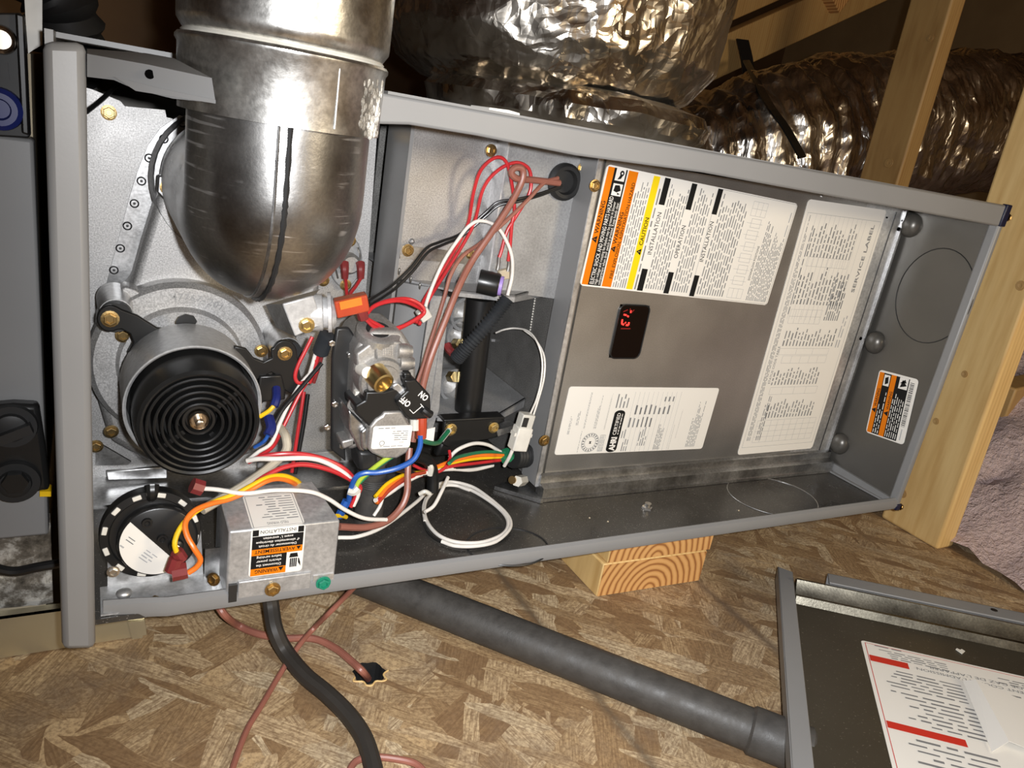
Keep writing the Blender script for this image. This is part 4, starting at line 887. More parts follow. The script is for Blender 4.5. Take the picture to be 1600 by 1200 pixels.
# ================================================================ GAS VALVE
gv = thing('gas_valve', 'cast aluminium gas valve with brass cap and black ON OFF switch', 'valve', P(600, 720, .07))
def gp(m, name, mat, bevel=.0015, parent=None, label=None): return m.build(name, M[mat], parent or gv, True, bevel=bevel, label=label)
m = MB(); m.poly([(526,513),(546,512),(562,536),(557,572),(546,640),(540,705),(541,722),(518,704),(519,560)], .075, .005); gp(m, 'mounting_plate', 'dark_grey')
for px, py in ((518,536),(547,555),(523,631),(511,667),(534,696)): screw(gv, P(px, py, .0745), .0026, 'steel', flange=False)
m = MB(); m.poly([(556,548),(566,530),(584,516),(628,517),(643,540),(651,578),(651,625),(640,662),(612,700),(560,700),(545,705),(552,620)], .058, .05); gp(m, 'body', 'cast', .003)
m = MB(); c = P(590,519,.066); m.lathe(c + V((0,0,-.004)), (.0,-.35,1), [(0,.017),(.006,.017),(.007,.015),(.007,.010),(.001,.009)], 28); gp(m, 'inlet_neck', 'cast', 0)
m = MB(); m.lathe(c + V((0,-.001,.002)), (.0,-.35,1), [(0,.0095),(.0012,.0095)], 24); gp(m, 'inlet_opening', 'dark_grey', 0)
m = MB(); m.poly([(557,553),(584,533),(588,538),(588,570),(572,578),(558,574)], .052, .01); gp(m, 'left_web', 'cast')
m = MB(); m.poly([(586,533),(627,534),(635,545),(634,572),(600,570),(588,562)], .050, .012); lid = gp(m, 'raised_cover', 'cast')
m = MB()
for i in range(5):
    for j in range(5): m.obox(P(599+i*3.4, 540+j*3.4, .0497), (.0007,0,0), (0,.0004,0), (0,0,.0007))
gp(m, 'stipple', 'galv_bright', 0, lid)
for px, py, r in ((633,548,.0058),(636,567,.0058)): 
    c = P(px, py, .050); m = MB(); m.lathe(c - V((.006,0,0)), (1,-.1,0), [(0,r),(.007,r),(.009,r*.8),(.011,r*.75),(.0115,r*.3)], 20); gp(m, 'side_port', 'cast', 0)
c = P(594, 592, .052); m = MB(); m.lathe(c, (.05,-1,.0), [(-.01,.0185),(.004,.0185),(.006,.0170),(.006,.0135),(.009,.0130)], 36); gp(m, 'regulator_boss', 'cast', 0)
c = P(590, 588, .043); ax = V((.25,-1,-.28)).normalized(); m = MB(); m.lathe(c, ax, [(-.004,.0092),(.004,.0090),(.0095,.0082),(.0100,.0066),(.0065,.0060)], 28); cap = gp(m, 'brass_cap', 'brass', 0)
m = MB(); m.lathe(c + ax*.0066, ax, [(0,.0060),(.0004,.0060)], 20); gp(m, 'cap_socket', 'screw_brass', 0, cap); m = MB(); m.cyl(c + ax*.0068 + V((-.003,0,.0005)), c + ax*.0076 + V((-.003,0,.0005)), .0024, n=12); gp(m, 'green_seal', 'greenscrew', 0, cap)
c = P(571, 580, .046); m = MB(); m.lathe(c, (.1,-1,.1), [(-.008,.0050),(.004,.0046),(.0045,.0036)], 20); gp(m, 'white_plug', 'white', 0)
m = MB(); m.poly([(556,612),(570,612),(568,628),(553,630)], .054, .006); gp(m, 'paint_mark', 'white', .0005); m = MB(); m.lathe(P(553,632,.055), (0,-1,0), [(0,.0055),(.0015,.0055),(.0015,.0042),(.0005,.004),(.0005,.0026),(.0015,.0024)], 24); gp(m, 'spiral_boss', 'cast', 0)
m = MB(); m.poly([(572,612),(600,612),(620,606),(642,628),(636,655),(600,655),(590,660),(578,668),(556,645),(555,634),(570,626)], .040, .03); gp(m, 'black_frame', 'black', .0015)
m = MB(); m.poly([(612,603),(622,597),(637,611),(622,627)], .040, .012); gp(m, 'chrome_clip', 'galv_bright')
sw = MB(); sw.poly([(631,594),(641,594),(649,592),(673,618),(674,645),(668,655),(640,656),(632,648),(619,629),(628,618),(637,611)], .0355, .03); swo = gp(sw, 'switch_body', 'black')
m = MB(); m.poly([(630,583),(643,582),(644,596),(633,597)], .042, .012); gp(m, 'switch_tab', 'black')
m = MB(); m.tube([P(661,640,.0345), P(668,645,.033), P(673,648,.033)], .0032, 10, 3); gp(m, 'switch_knob', 'black', 0)
def vtext(s_, px, py, size, rx, rz, mat='ink_white'):
    c = P(px, py, .0352); r_ = V((rx,0,rz)).normalized(); u_ = V((-r_.z,0,r_.x)); vs_, fs_, w_ = text_mesh(s_, .03); m = MB()
    m.add([c + r_*(x*size*.8) + u_*y*size for x, y in vs_], fs_); m.build('lettering', M[mat], swo, False)
vtext('ON', 670.5, 620.5, .0068, -.78, .62); vtext('OFF', 643, 630, .0068, -.78, .62)
m = MB()
for x0, y0_, x1, y1_ in ((640,640,646,646),(646,646,660,634),(657,631,662,637)):
    a, b = P(x0, y0_, .0352), P(x1, y1_, .0352); d = b-a; m.obox((a+b)/2, d/2, d.cross(V((0,1,0))).normalized()*.0003, V((0,.0001,0)))
m.build('lettering', M['ink_white'], swo, False)
m = MB(); m.poly([(577,668),(588,655),(597,650),(600,644),(628,643),(632,650),(641,664),(641,700),(636,708),(620,717),(600,717),(582,709),(575,702)], .038, .035); sol = gp(m, 'coil_cover', 'cast', .002)
m = MB(); m.poly([(545,640),(574,668),(570,706),(562,705),(546,672)], .048, .03); gp(m, 'coil_frame', 'galv'); m = MB(); m.poly([(564,675),(574,668),(576,705),(566,703)], .043, .006); gp(m, 'frame_tab', 'galv')
m = MB(); m.poly([(533,690),(558,684),(560,694),(536,703)], .058, .02); gp(m, 'stud_boss', 'cast')
# valve label, upside down
a_, b_, c_ = P(638.5,665,.0372), P(577,667,.0372), P(640,699,.0372)
r_ = (b_-a_).normalized(); dd_ = (c_-a_); dd_ = (dd_ - r_*dd_.dot(r_)).normalized(); 
L = Label(c_, r_, -dd_, (0,-1,0), (b_-a_).length, (c_-a_).length); w, h = L.w, L.h
L.lines(.2*w, .06*h, .8*w, .14*h, 1, 'ink_grey', 2, .4); L.text('24 V', .18*w, .30*h, .10*h, 'ink_grey', 2, bold=0); L.lines(.1*w, .34*h, .6*w, .80*h, 5, 'ink_grey', 2, .45, (.5,1)); L.lines(.45*w, .86*h, .9*w, .95*h, 1, 'ink_grey', 2, .5)
cu, cv = .74*w, .25*h
for i in range(16):
    a0, a1 = 2*math.pi*i/16, 2*math.pi*(i+1)/16; L.quad([(cu+.0022*math.cos(a0), cv+.0022*math.sin(a0)), (cu+.0022*math.cos(a1), cv+.0022*math.sin(a1)), (cu+.0017*math.cos(a1), cv+.0017*math.sin(a1)), (cu+.0017*math.cos(a0), cv+.0017*math.sin(a0))], 'ink_grey', 2)
L.build('valve_label', gv, .002, 'small white upside-down label')
m = MB(); m.tube([P(659,652,.045), P(659,668,.043), P(658,684,.042)], .0042, 10, 3); gp(m, 'brown_terminal', 'redorange', 0); m = MB(); m.tube([P(648,655,.046), P(648,672,.044)], .0040, 10, 3); gp(m, 'clear_terminal', 'clear', 0)
m = MB(); m.poly([(662,672),(680,668),(677,694),(660,690)], .075, .001); gp(m, 'wire_tag', 'paper', 0)
# inlet gas pipe below the valve
t = thing('gas_inlet_pipe', 'short black pipe rising from the cabinet floor to the gas valve', 'pipe', P(574, 800, Z=.004))
fb = P(575, 812, Z=.005); m = MB(); m.cyl((fb.x,fb.y,.004), (fb.x-.001,fb.y+.002,.075), .0125, n=28); m.build('pipe', M['gaspipe'], t)
m = MB(); m.poly([(560,706),(590,706),(592,736),(562,738)], .055, .025); m.build('union_collar', M['dark_grey'], t, True, bevel=.003)
for i in range(4): m = MB(); m.lathe((fb.x,fb.y,.040+i*.0018), (0,0,1), [(0,.0125),(.0008,.0132),(.0016,.0125)], 28, False); m.build('thread', M['gaspipe'], t)

# ================================================================ MANIFOLD AND BRACKET
t = thing('gas_manifold', 'thick black manifold pipe standing in front of the burners', 'pipe', P(735, 650, .125))
a, b = P(751, 466, .128), P(730, 652, .128); m = MB(); m.cyl(b, a, .0128, n=32); m.build('pipe', M['black_metal'], t)
m = MB(); m.poly([(694,658),(702,655),(780,652),(789,655),(789,660),(781,662),(783,678),(775,684),(700,700),(690,694)], .108, .004); m.build('foot_bracket', M['black_metal'], t, True, bevel=.0015)
m = MB(); m.poly([(694,656),(788,651),(790,655),(694,660)], .100, .014); m.build('bracket_lip', M['black_metal'], t, True, bevel=.001)
m = MB(); m.poly([(690,690),(740,684),(735,702),(700,712),(680,715)], .112, .01); m.build('lower_elbow', M['black_metal'], t, True, bevel=.003)
screw(t, P(704,671,.1075), .0046, 'brass'); screw(t, P(771,668,.1075), .0042, 'brass')
m = MB(); m.poly([(776,672),(806,664),(808,672),(778,682)], .106, .012); m.build('bracket_tail', M['galv'], t, True)
for px, py in ((713,537),(705,588)): m = MB(); m.cyl(P(px, py, .150), P(px+8, py+1, .135), .0055, n=6); m.build('orifice', M['brass'], t)
t = thing('shade_filler', 'dark curved fitting standing in for the shaded zone under the gas valve beside the wire bundle', 'filler', P(672, 760, .09))  # added dark tube: the shade of this zone put into a shape
m = MB(); m.tube([P(650,712,.085), P(668,720,.088), P(676,740,.088), P(676,768,.085)], .0055, 12); m.build('elbow', M['black_metal'], t)

# ================================================================ FLAME ROLL-OUT BUTTON on the burner shelf
t = thing('rollout_switch', 'black button switch with a lilac cap on the burner shelf', 'switch', P(766, 452, .118))
c = P(752, 440, .110); ax = V((1,-.62,-.05)).normalized(); m = MB(); m.lathe(c - ax*.002, ax, [(0,.0105),(.016,.0105),(.018,.0095)], 32); m.build('button', M['black'], t, True)
m = MB(); m.lathe(c + ax*.0160, ax, [(0,.0085),(.0028,.0085)], 28); m.build('lilac_cap', M['purple'], t)
m = MB(); m.poly([(781,424),(797,420),(797,436),(782,438)], .120, .006); m.build('ceramic_block', M['tan'], t, True, bevel=.001)
for pts in (((780,398),(779,412),(777,422)), ((795,402),(795,414),(793,424))):
    m = MB(); m.tube([P(x, y, .120) for x, y in pts], .0016, 8); m.build('spade_terminal', M['steel'], t)

# ================================================================ WIRE CONNECTOR on the right
t = thing('wire_connector', 'milky white nylon wire connector beside the panel edge', 'connector', P(815, 700, .095))
a, b = P(823, 650, .092), P(808, 700, .092); d = b-a; sd = d.cross(V((0,1,0))).normalized()
m = MB(); m.obox(a + d*.68, d*.36, sd*.0080, V((0,.006,0))); m.build('socket_half', M['white'], t, True, bevel=.0012)
m = MB(); m.obox(a + d*.18, d*.26, sd*.0068, V((0,.005,0))); hs = m.build('plug_half', M['clear'], t, True, bevel=.001)
m = MB(); m.obox(a + d*.14 + sd*-.003 + V((0,-.0051,0)), d*.14, sd*.0028, V((0,.0004,0))); m.build('latch_window', M['dark_grey'], hs)
for k in (-.55, .75): m = MB(); m.obox(a + d*.55 + sd*.0078*(1 if k > 0 else -1), d*.05, sd*.002, V((0,.004,0))); m.build('latch', M['white'], t)
# black grommet where the wire bundle enters the panel
t = thing('bundle_bushing', 'black ribbed bushing where the wire bundle enters the blower compartment', 'bushing', P(815, 712, .12))
m = MB(); m.tube([P(800,713,.118), P(822,711,.125), P(840,708,.132)], .012, 20, 10, rf=lambda f, i: .0115+.0012*(i % 2)); m.build('ribbed_sleeve', M['rubber'], t)
m = MB(); m.tube([P(789,708,.116), P(793,716,.116)], .0075, 10); m.build('green_collar', M['green'], t)
t = thing('threaded_stud', 'bolt end poking through a small bracket at the panel corner', 'bolt', P(803, 752, .10))
m = MB(); m.cyl(P(800,750,.10), P(812,748,.11), .004, n=16); m.build('bolt', M['screw_brass'], t); m = MB(); m.cyl(P(808,752,.097), P(818,750,.11), .0055, n=6); m.build('nut', M['clear'], t)

# ================================================================ FLEX DUCTS
def foil_body(name, label, prof, cx, cy, nu, amp, seed, squash=1.0, lean=(0,0)):
    m = MB(); vs = []; fs = []; zs = []
    prof2 = []
    for i in range(len(prof)-1):
        k = max(2, int((V((prof[i+1][0]-prof[i][0], prof[i+1][1]-prof[i][1])).length)/.0065))
        for j in range(k): f = j/k; prof2.append((prof[i][0]*(1-f)+prof[i+1][0]*f, prof[i][1]*(1-f)+prof[i+1][1]*f))
    prof2.append(prof[-1])
    for z, r in prof2:
        for i in range(nu):
            a = 2*math.pi*i/nu; d = V((math.cos(a), math.sin(a)*squash, 0)); p = V((cx + d.x*r + lean[0]*(z-.4), cy + d.y*r, z)); q_ = p*1.0 + V((seed, seed*2, 0))
            n1 = noise.ridged_multi_fractal(q_*7.0, 1.0, 2.1, 4, 1.0, 2.0) - 1.0; n2 = noise.fractal(q_*22, .9, 2.0, 4); n3 = abs(noise.noise(q_*12 + V((5,1,2)))); n4 = abs(noise.noise(q_*34 + V((2,8,2))))
            h = amp*(.5*n1 + .25*n2 - 1.1*n3 - .2*n4 + .3)
            vs.append(p + V((d.x, d.y, .35*noise.noise(q_*11))).normalized()*h)
    N = len(prof2)
    for j in range(N-1):
        for i in range(nu): k = (i+1) % nu; fs.append((j*nu+i, j*nu+k, (j+1)*nu+k, (j+1)*nu+i))
    m.add(vs, fs); return m
bd = thing('foil_duct', 'big crumpled silver foil wrapped duct standing on the furnace top', 'duct', (.51, .40, .356))
foil_body('b', '', [(.395,.02),(.383,.10),(.388,.150),(.405,.178),(.44,.198),(.52,.205),(.80,.210)], .509, .406, 320, .0085, 1.3).build('foil_jacket', M['foil'], bd)
foil_body('b', '', [(.356,.158),(.364,.166),(.378,.168),(.390,.158),(.398,.12)], .523, .355, 320, .015, 4.1).build('foil_collar', M['foil'], bd)
m = MB(); m.poly([(765,168),(795,172),(812,177),(812,183),(795,180),(763,176)], .02, .03); tag(m.build('paper_tag', M['paper'], None, True), 'small white paper scrap on top of the furnace rim', 'paper')
# long corrugated flex duct at the right
m = MB(); path = [V((.98,.86,.30)), V((1.14,.82,.335)), V((1.36,.80,.40)), V((1.6,.80,.465)), V((1.95,.84,.53)), V((2.3,.9,.58)), V((2.7,1.0,.62))]
pts = catmull(path, 60); N = len(pts); nu = 110; vs = []; fs = []; acc = 0
for i, p in enumerate(pts):
    tt = (pts[min(i+1, N-1)] - pts[max(i-1, 0)]).normalized(); e = tt.cross(V((0,0,1))).normalized(); g_ = e.cross(tt)
    acc += (pts[i]-pts[i-1]).length if i else 0
    for k in range(nu):
        a = 2*math.pi*k/nu; d = e*math.cos(a) + g_*math.sin(a); q_ = p + d*.17
        lo = min(1, max(0, (acc-.1)*4)); 
        h = .17*(.72+.28*lo) + .005*math.sin(acc*2*math.pi/.050 + 2.2*noise.noise(q_*5)) + .014*noise.fractal(q_*9, .9, 2, 4) + .007*abs(noise.noise(q_*34))
        vs.append(p + d*h)
for i in range(N-1):
    for k in range(nu): q_ = (k+1) % nu; fs.append((i*nu+k, i*nu+q_, (i+1)*nu+q_, (i+1)*nu+k))
m.add(vs, fs); tag(m.build('flex_duct', M['foil2'], None, True), 'long silver corrugated flex duct running off to the right behind the studs', 'duct')
# dark duct board behind
m = MB(); m.box((-.6,1.0,.0),(.30,1.04,1.2)); tag(m.build('duct_board', M['deck'], None, True, bevel=.004), 'dark brown board far behind the vent pipe', 'board')

# ================================================================ COIL CABINET at far left
t = thing('coil_cabinet', 'grey coil cabinet next to the furnace at the left edge', 'cabinet', (-.15, .2, -.03))
xr_ = P(62, 500, .085).x
m = MB(); m.prism([(-.36,.085,.020),(P(76,833,.085).x,.085,.021),(P(52,214,.085).x,.085,.2925),(-.36,.085,.2925)], (0,.02,0)); m.build('front_panel', M['paint'], t, True, bevel=.002)
m = MB(); m.prism([(-.36,.112,-.06),(-.0135,.112,-.06),(-.0105,.112,.34),(-.36,.112,.34)], (0,.3,0)); m.build('case', M['tan'], t, True)
m = MB(); vs = []; fs = []; NX, NZ = 50, 26
for j in range(NZ+1):
    for i in range(NX+1):
        x = -.25 + .2415*i/NX; z = -.052 + .078*j/NZ; vs.append((x, .1075 + .005*noise.fractal(V((x*40, z*40, 1)), .8, 2, 4), z))
for j in range(NZ):
    for i in range(NX): a = j*(NX+1)+i; fs.append((a, a+1, a+NX+2, a+NX+1))
m.add(vs, fs); m.build('dirty_foil_tape', M['dirty'], t, True, label='dirty white foil tape')
m = MB(); m.poly([(38,-5),(66,-5),(66,70),(52,78),(44,84),(40,30)], .106, .004); m.build('white_tape', M['white'], t, True)
# black refrigerant line plates
pl = MB(); pl.prism([P(x, y, .080) for x, y in ((-60,20),(33,20),(40,40),(48,212),(44,216),(-60,210))], (0,.006,0)); p1 = pl.build('line_plate', M['rubber'], t, True, bevel=.002)
m = MB(); m.poly([(24,20),(38,24),(46,212),(34,208)], .074, .006); m.build('plate_edge', M['black_metal'], p1, True, bevel=.001)
c = P(2, 62, .078); m = MB(); m.lathe(c, (0,-1,0), [(0,.0078),(.003,.0072),(.004,.006),(.002,.005)], 30); m.build('line_grommet', M['hubsteel'], p1)
m = MB(); m.lathe(P(0, 170, .078), (0,-1,0), [(0,.0120),(.004,.0115),(.006,.009),(.006,.006),(.002,.005)], 30); m.build('blue_cap', M['blueplastic'], p1)
m = MB(); m.poly([(0,100),(12,98),(15,125),(0,120)], .079, .002); m.build('plate_rib', M['rubber'], p1)
ga = MB(); ga.prism([P(x, y, .072) for x, y in ((-70,640),(20,632),(60,634),(70,700),(78,768),(62,768),(50,776),(30,781),(-70,778))], (0,.012,0)); p2 = ga.build('drain_plate', M['black'], t, True, bevel=.003)
for px, py, r in ((18,665,.013),(24,752,.013)): m = MB(); m.lathe(P(px, py, .071), (0,-1,0), [(0,r*1.15),(.003,r*1.1),(.003,r*.75),(.006,r*.7),(.007,r*.5)], 30 if py < 700 else 30); m.build('drain_cap', M['rubber'], p2)
m = MB(); m.obox(P(24, 678, .062), V((.009,0,.004)), V((0,.003,0)), V((-.0010,0,.003))); m.build('cap_rib', M['dark_grey'], p2); m = MB(); m.lathe(P(24, 752, .064), (0,-1,0), [(0,.008),(.004,.0076)], 6); m.build('hex_plug', M['black'], p2)
m = MB(); m.poly([(62,768),(80,768),(80,776),(62,776)], .078, .01); m.build('yellow_foam', M['yellow'], p2)
tag(MB().tube([P(-20,885,.085), P(20,893,.085), P(60,886,.083), P(95,880,.082)], .0035, 10).build('black_cable', M['blackwire'], None), 'thin black cable in front of the dirty foil tape at far left', 'cable')
tag(MB().tube([P(135,175,.15), P(160,155,.17), P(185,132,.2), P(215,118,.23)], .0016, 8).build('thin_cable', M['blackwire'], None), 'thin grey-black cable above the vestibule plate behind the bent tab', 'cable')
# tape-wrapped pipe behind
m = MB(); m.tube([P(58,-40,.30), P(95,10,.30), P(105,60,.31), P(100,110,.33)], .028, 16, 8, rf=lambda f, i: .026+.003*math.sin(i*1.7)); tag(m.build('wrapped_line', M['rubber'], None), 'dark tape-wrapped refrigerant line behind the top of the left post', 'pipe')
# drain pan under the coil
t = thing('drain_pan', 'pale metal drain pan under the coil cabinet at lower left', 'pan', (-.1, .25, FZ))
e = P(226, 990, .082).x; m = MB(); m.prism([(-.4,.082,FZ+.001),(e,.082,FZ+.001),(e-.004,.082,-.041),(-.4,.082,-.041)], (0,.0015,0)); m.box((-.4,.082,-.0425),(e-.004,.090,-.041)); m.build('front_lip', M['pan'], t, True)
m = MB(); m.prism([(e,.0822,FZ+.001),(e,.30,FZ+.001),(e-.004,.30,-.041),(e-.004,.0822,-.041)], (.0015,0,0)); m.build('side_lip', M['pan'], t, True)
m = MB(); m.prism([P(200,972,.0805), P(226,970,.0805), P(222,1002,.0805), P(208,1004,.0805)], (0,.0012,0)); m.build('folded_corner', M['pan'], t, True)
m = MB(); m.box((-.4,.083,FZ+.0005),(e,.5,FZ+.0018)); m.build('pan_bottom', M['pan'], t, True)

# ================================================================ FURNACE DOOR on the floor
DA = P(1215, 885, Z=-.050); de2 = (P(1236, 1200, Z=-.031) - DA).normalized(); tmp = P(1600, 922, Z=-.026) - P(1270, 874, Z=-.047); de1 = (tmp - de2*tmp.dot(de2)).normalized(); dn = de2.cross(de1).normalized()
if dn.z < 0: dn = -dn
t = thing('furnace_door', 'removed furnace door lying inside up at the lower right with a label', 'door', DA - dn*.02)
def dpt(u, v, k=0): return DA + de1*u + de2*v + dn*k
DW, DH = .36, .50
m = MB(); m.prism([dpt(.0,.0,-.014), dpt(DW,0,-.014), dpt(DW,DH,-.014), dpt(0,DH,-.014)], dn*-.002); m.build('skin', M['door_in'], t, True)
m = MB(); m.prism([dpt(0,0,0), dpt(.0155,.006,0), dpt(.0155,DH,0), dpt(0,DH,0)], dn*-.0022); m.prism([dpt(0,0,0), dpt(0.002,0,0), dpt(.002,DH,0), dpt(0,DH,0)], dn*-.016); m.build('side_flange', M['paint'], t, True, bevel=.0006)
m = MB(); m.prism([dpt(.050,.0,.004), dpt(DW,0,.004), dpt(DW,.022,.004), dpt(.050,.022,.004)], dn*-.002); m.prism([dpt(.050,0,.004), dpt(DW,0,.004), dpt(DW,.002,.004), dpt(.050,.002,.004)], dn*-.02); tf = m.build('top_flange', M['paint'], t, True, bevel=.0006)
m = MB(); m.cyl(dpt(.205,.008,.0042), dpt(.205,.008,.003), .0032, n=14); m.build('hole', M['black_metal'], tf)
prf = [(.022,-.002),(.026,.003),(.030,.0035),(.034,-.004),(.040,-.010),(.044,-.006),(.047,-.0065),(.050,-.0138),(.022,-.0138)]
m = MB(); m.prism([dpt(.018, v, k) for v, k in prf], de1*(DW-.02)); m.build('stiffener_fold', M['galv_door'], t, True)
d_ = RW[0]*(1345-800) + RW[1]*(1000-600) + RW[2]*F_PX; pl_o = dpt(0,0,-.0136); LA = CAM + d_*((pl_o-CAM).dot(dn)/d_.dot(dn))
d2 = RW[0]*(1397-800) + RW[1]*(1210-600) + RW[2]*F_PX; LB = CAM + d2*((pl_o-CAM).dot(dn)/d2.dot(dn)); ly = (LB-LA).normalized()
lx = (de1 - ly*de1.dot(ly)).normalized(); lw, lh = .25, .30
# the sheet is printed upside down: its reading top-left corner is the far right near corner
L = Label(LA + lx*lw + ly*lh, -lx, -ly, dn, lw, lh)
L.frame(.003, .003, lw-.003, lh-.003, .0006, 'ink_red', 1)
def up(u, v): return lw-u, lh-v     # u right from LA, v down from LA as seen
def ur(u0, v0, u1, v1, c): a, b = up(u0, v0), up(u1, v1); L.rect(b[0], b[1], a[0], a[1], c, 2)
ur(.004,.024,.036,.034,'ink_red'); ur(.004,.121,.060,.130,'ink_red'); ur(.18,.024,.246,.034,'ink_red')
def ut(s_, u, v, size, width): a = up(u, v); L.text(s_, a[0], a[1], size, 'ink_grey', 2, 'c', 0, width=width)
ut("COMMENT COUPER L'ADMISSION", .095, .0275, .0058, .105); ut("DE GAZ DE L'APPAREIL", .09, .0205, .0058, .075)
def ul(u0, v0, u1, v1, n, **k): a, b = up(u0, v0), up(u1, v1); L.lines(b[0], b[1], a[0], a[1], n, 'ink_grey', 2, .36, **k)
ul(.006,.003,.034,.007,1,fill=(.9,1)); ul(.010,.009,.070,.023,4,fill=(.75,1)); ul(.082,.012,.14,.023,3,fill=(.4,.8)); ul(.012,.040,.075,.070,6,fill=(.7,1)); ul(.014,.073,.078,.118,8,fill=(.6,1)); ul(.088,.036,.15,.075,7,fill=(.6,1)); ul(.092,.080,.15,.118,7,fill=(.6,1)); ul(.016,.134,.078,.18,7)
lab = L.build('instruction_sheet', t, .003, 'white upside-down instruction sheet with red bars')
m = MB(); cu_ = LA + lx*.078 + ly*.034 + dn*.0008
m.prism([cu_, cu_ + lx*.008 + ly*.004 + dn*.006, cu_ + lx*.011 + ly*.085 + dn*.006, cu_ + lx*-.002 + ly*.095], dn*.0003); m.prism([cu_ + lx*.008 + ly*.004 + dn*.006, cu_ + lx*.075 + ly*.03 + dn*.002, cu_ + lx*.075 + ly*.10 + dn*.002, cu_ + lx*.011 + ly*.085 + dn*.006], dn*.0003); m.build('lifted_corner', M['paper'], lab, True)
m = MB(); c = P(1500, 1018, Z=dpt(.1,.1,-.0138).z); 
d_ = RW[0]*(1501-800) + RW[1]*(1018-600) + RW[2]*F_PX; c = CAM + d_*((pl_o-CAM).dot(dn)/d_.dot(dn))
m.prism([c + de1*x*.004 + de2*y*.004 for x, y in ((0,1.2),(-1,-.3),(-.6,-1),(0,-.6),(.5,-1.1),(1,-.4))], dn*.0006); m.build('plaster_chip', M['white'], t)

# ================================================================ PIPES AND CABLES ON THE FLOOR
a, b = P(600, 915, Z=FZ+.0165), P(1236, 1165, Z=FZ+.0165); d = (b-a).normalized()
t = thing('gas_pipe', 'long black iron gas pipe lying diagonally across the strand board floor', 'pipe', (a+b)/2 - V((0,0,.0165)))
m = MB(); m.cyl(a - d*.12, b - d*.03, .0165, n=40); m.build('pipe', M['gaspipe'], t); m = MB(); m.lathe(b - d*.032, d, [(0,.0165),(.002,.0185),(.045,.0185),(.047,.016)], 40); m.build('coupling', M['gaspipe'], t)
# ================================================================ WIRES
def pts3(lst):
    out = []; Yd = None
    for q_ in lst:
        if len(q_) == 3 and isinstance(q_[2], str): out.append(P(q_[0], q_[1], Z=float(q_[2])))
        else:
            if len(q_) == 3: Yd = q_[2]
            out.append(P(q_[0], q_[1], Yd))
    # spread depth evenly between the depths that are given
    return out
def path(lst):
    """pixel path; depth Y (number) or height Z (string) given at some points and interpolated between"""
    ks = [i for i, q_ in enumerate(lst) if len(q_) == 3 and not isinstance(q_[2], str)]
    out = []
    for i, q_ in enumerate(lst):
        if len(q_) == 3 and isinstance(q_[2], str): out.append(P(q_[0], q_[1], Z=float(q_[2]))); continue
        if len(q_) == 3: y = q_[2]
        else:
            lo = max([k for k in ks if k < i], default=ks[0]); hi = min([k for k in ks if k > i], default=ks[-1])
            y = lst[lo][2] if hi == lo else lst[lo][2] + (lst[hi][2]-lst[lo][2])*(i-lo)/(hi-lo)
        out.append(P(q_[0], q_[1], y))
    return out
def wire(lst, mat, r, label, name='wire', cat='wire', group='wires inside the furnace', ends=()):
    r *= .5 if mat == 'cream' else .72
    p = path(lst); m = MB(); m.tube(p, r, 10, 6)
    if not ends:
        o = m.build(name, M[mat], None); return tag(o, label, cat, group)
    t = thing(name, label, cat, min(p, key=lambda v_: v_.z), group); m.build('jacket', M[mat], t)
    for nm, em, a, b, er in ends:
        q_ = path([a, b]); mm = MB(); mm.tube([q_[0], (q_[0]+q_[1])/2, q_[1]], er, 8, 3); mm.build(nm, M[em], t)
    return t
r1 = .0021
wire([(650,505,.105),(662,470),(690,425,.125),(718,378),(732,347,.13),(740,300),(752,265),(775,246,.119),(792,255),(801,295),(804,330),(800,350),(797,385),(794,408,.119)], 'red', r1, 'red wire forming the left of two tall red arches')
wire([(655,508,.105),(668,472),(697,425,.123),(727,376),(742,345,.126),(755,295),(777,267),(805,254,.12),(825,262),(830,282),(826,305),(805,340),(792,362),(784,390),(780,402,.119)], 'red', r1, 'red wire forming the right of two tall red arches')
wire([(660,500,.103),(668,468),(682,432,.118),(697,402),(716,374,.122),(732,354),(750,345),(775,353,.116),(791,376),(800,402,.112),(800,432),(793,462,.10)], 'whitewire', r1, 'white wire arching from the red bundle into the ribbed conduit')
wire([(878,290,.122),(845,302),(810,311,.116),(778,316),(757,334),(720,365,.128),(690,377),(666,388),(642,418),(611,447,.105),(576,470,.09),(566,482,.08)], 'blackwire', .0017, 'upper of two thin black wires running from the grommet')
wire([(876,293,.122),(845,305),(810,315,.115),(780,321),(758,339),(722,369,.127),(693,382),(669,394),(645,424),(615,453,.104),(580,476,.09),(568,487,.08)], 'blackwire', .0017, 'lower of two thin black wires running from the grommet')
wire([(874,286,.122),(832,281),(808,279,.112),(799,270),(805,262),(816,264),(817,278),(808,300,.110),(790,331),(765,368),(737,409,.105),(716,450),(697,497),(674,556,.085),(662,598),(654,640,.08),(645,690,.075)], 'brown', .0040, 'thick brown cable curling from the grommet down past the gas valve')
wire([(640,700,.078),(637,735,.07),(636,770,.06),(625,795,.055),(603,815,.05),(570,824,.045),(530,823,.04)], 'brown', .0040, 'brown cable end curving behind the junction box')
wire([(872,278,.122),(850,286),(826,311,.114),(790,346),(752,379,.115),(722,401),(704,430),(695,462,.105),(681,508),(669,545,.095),(661,572),(651,600,.09)], 'brown', .0024, 'thin brown wire beside the thick brown cable')
wire([(572,492,.058),(585,478),(610,469),(637,467,.075),(657,476),(663,488),(652,497),(628,510),(602,515,.07),(584,510),(571,498,.06)], 'red', r1, 'red wire loop lying on top of the gas valve', 'wire_loop')
wire([(566,494,.058),(590,476,.065),(625,470),(655,481,.078),(660,492),(640,505),(612,516,.07),(588,506),(572,497,.062)], 'red', r1, 'second red wire loop nested in the first above the gas valve', 'wire_loop')
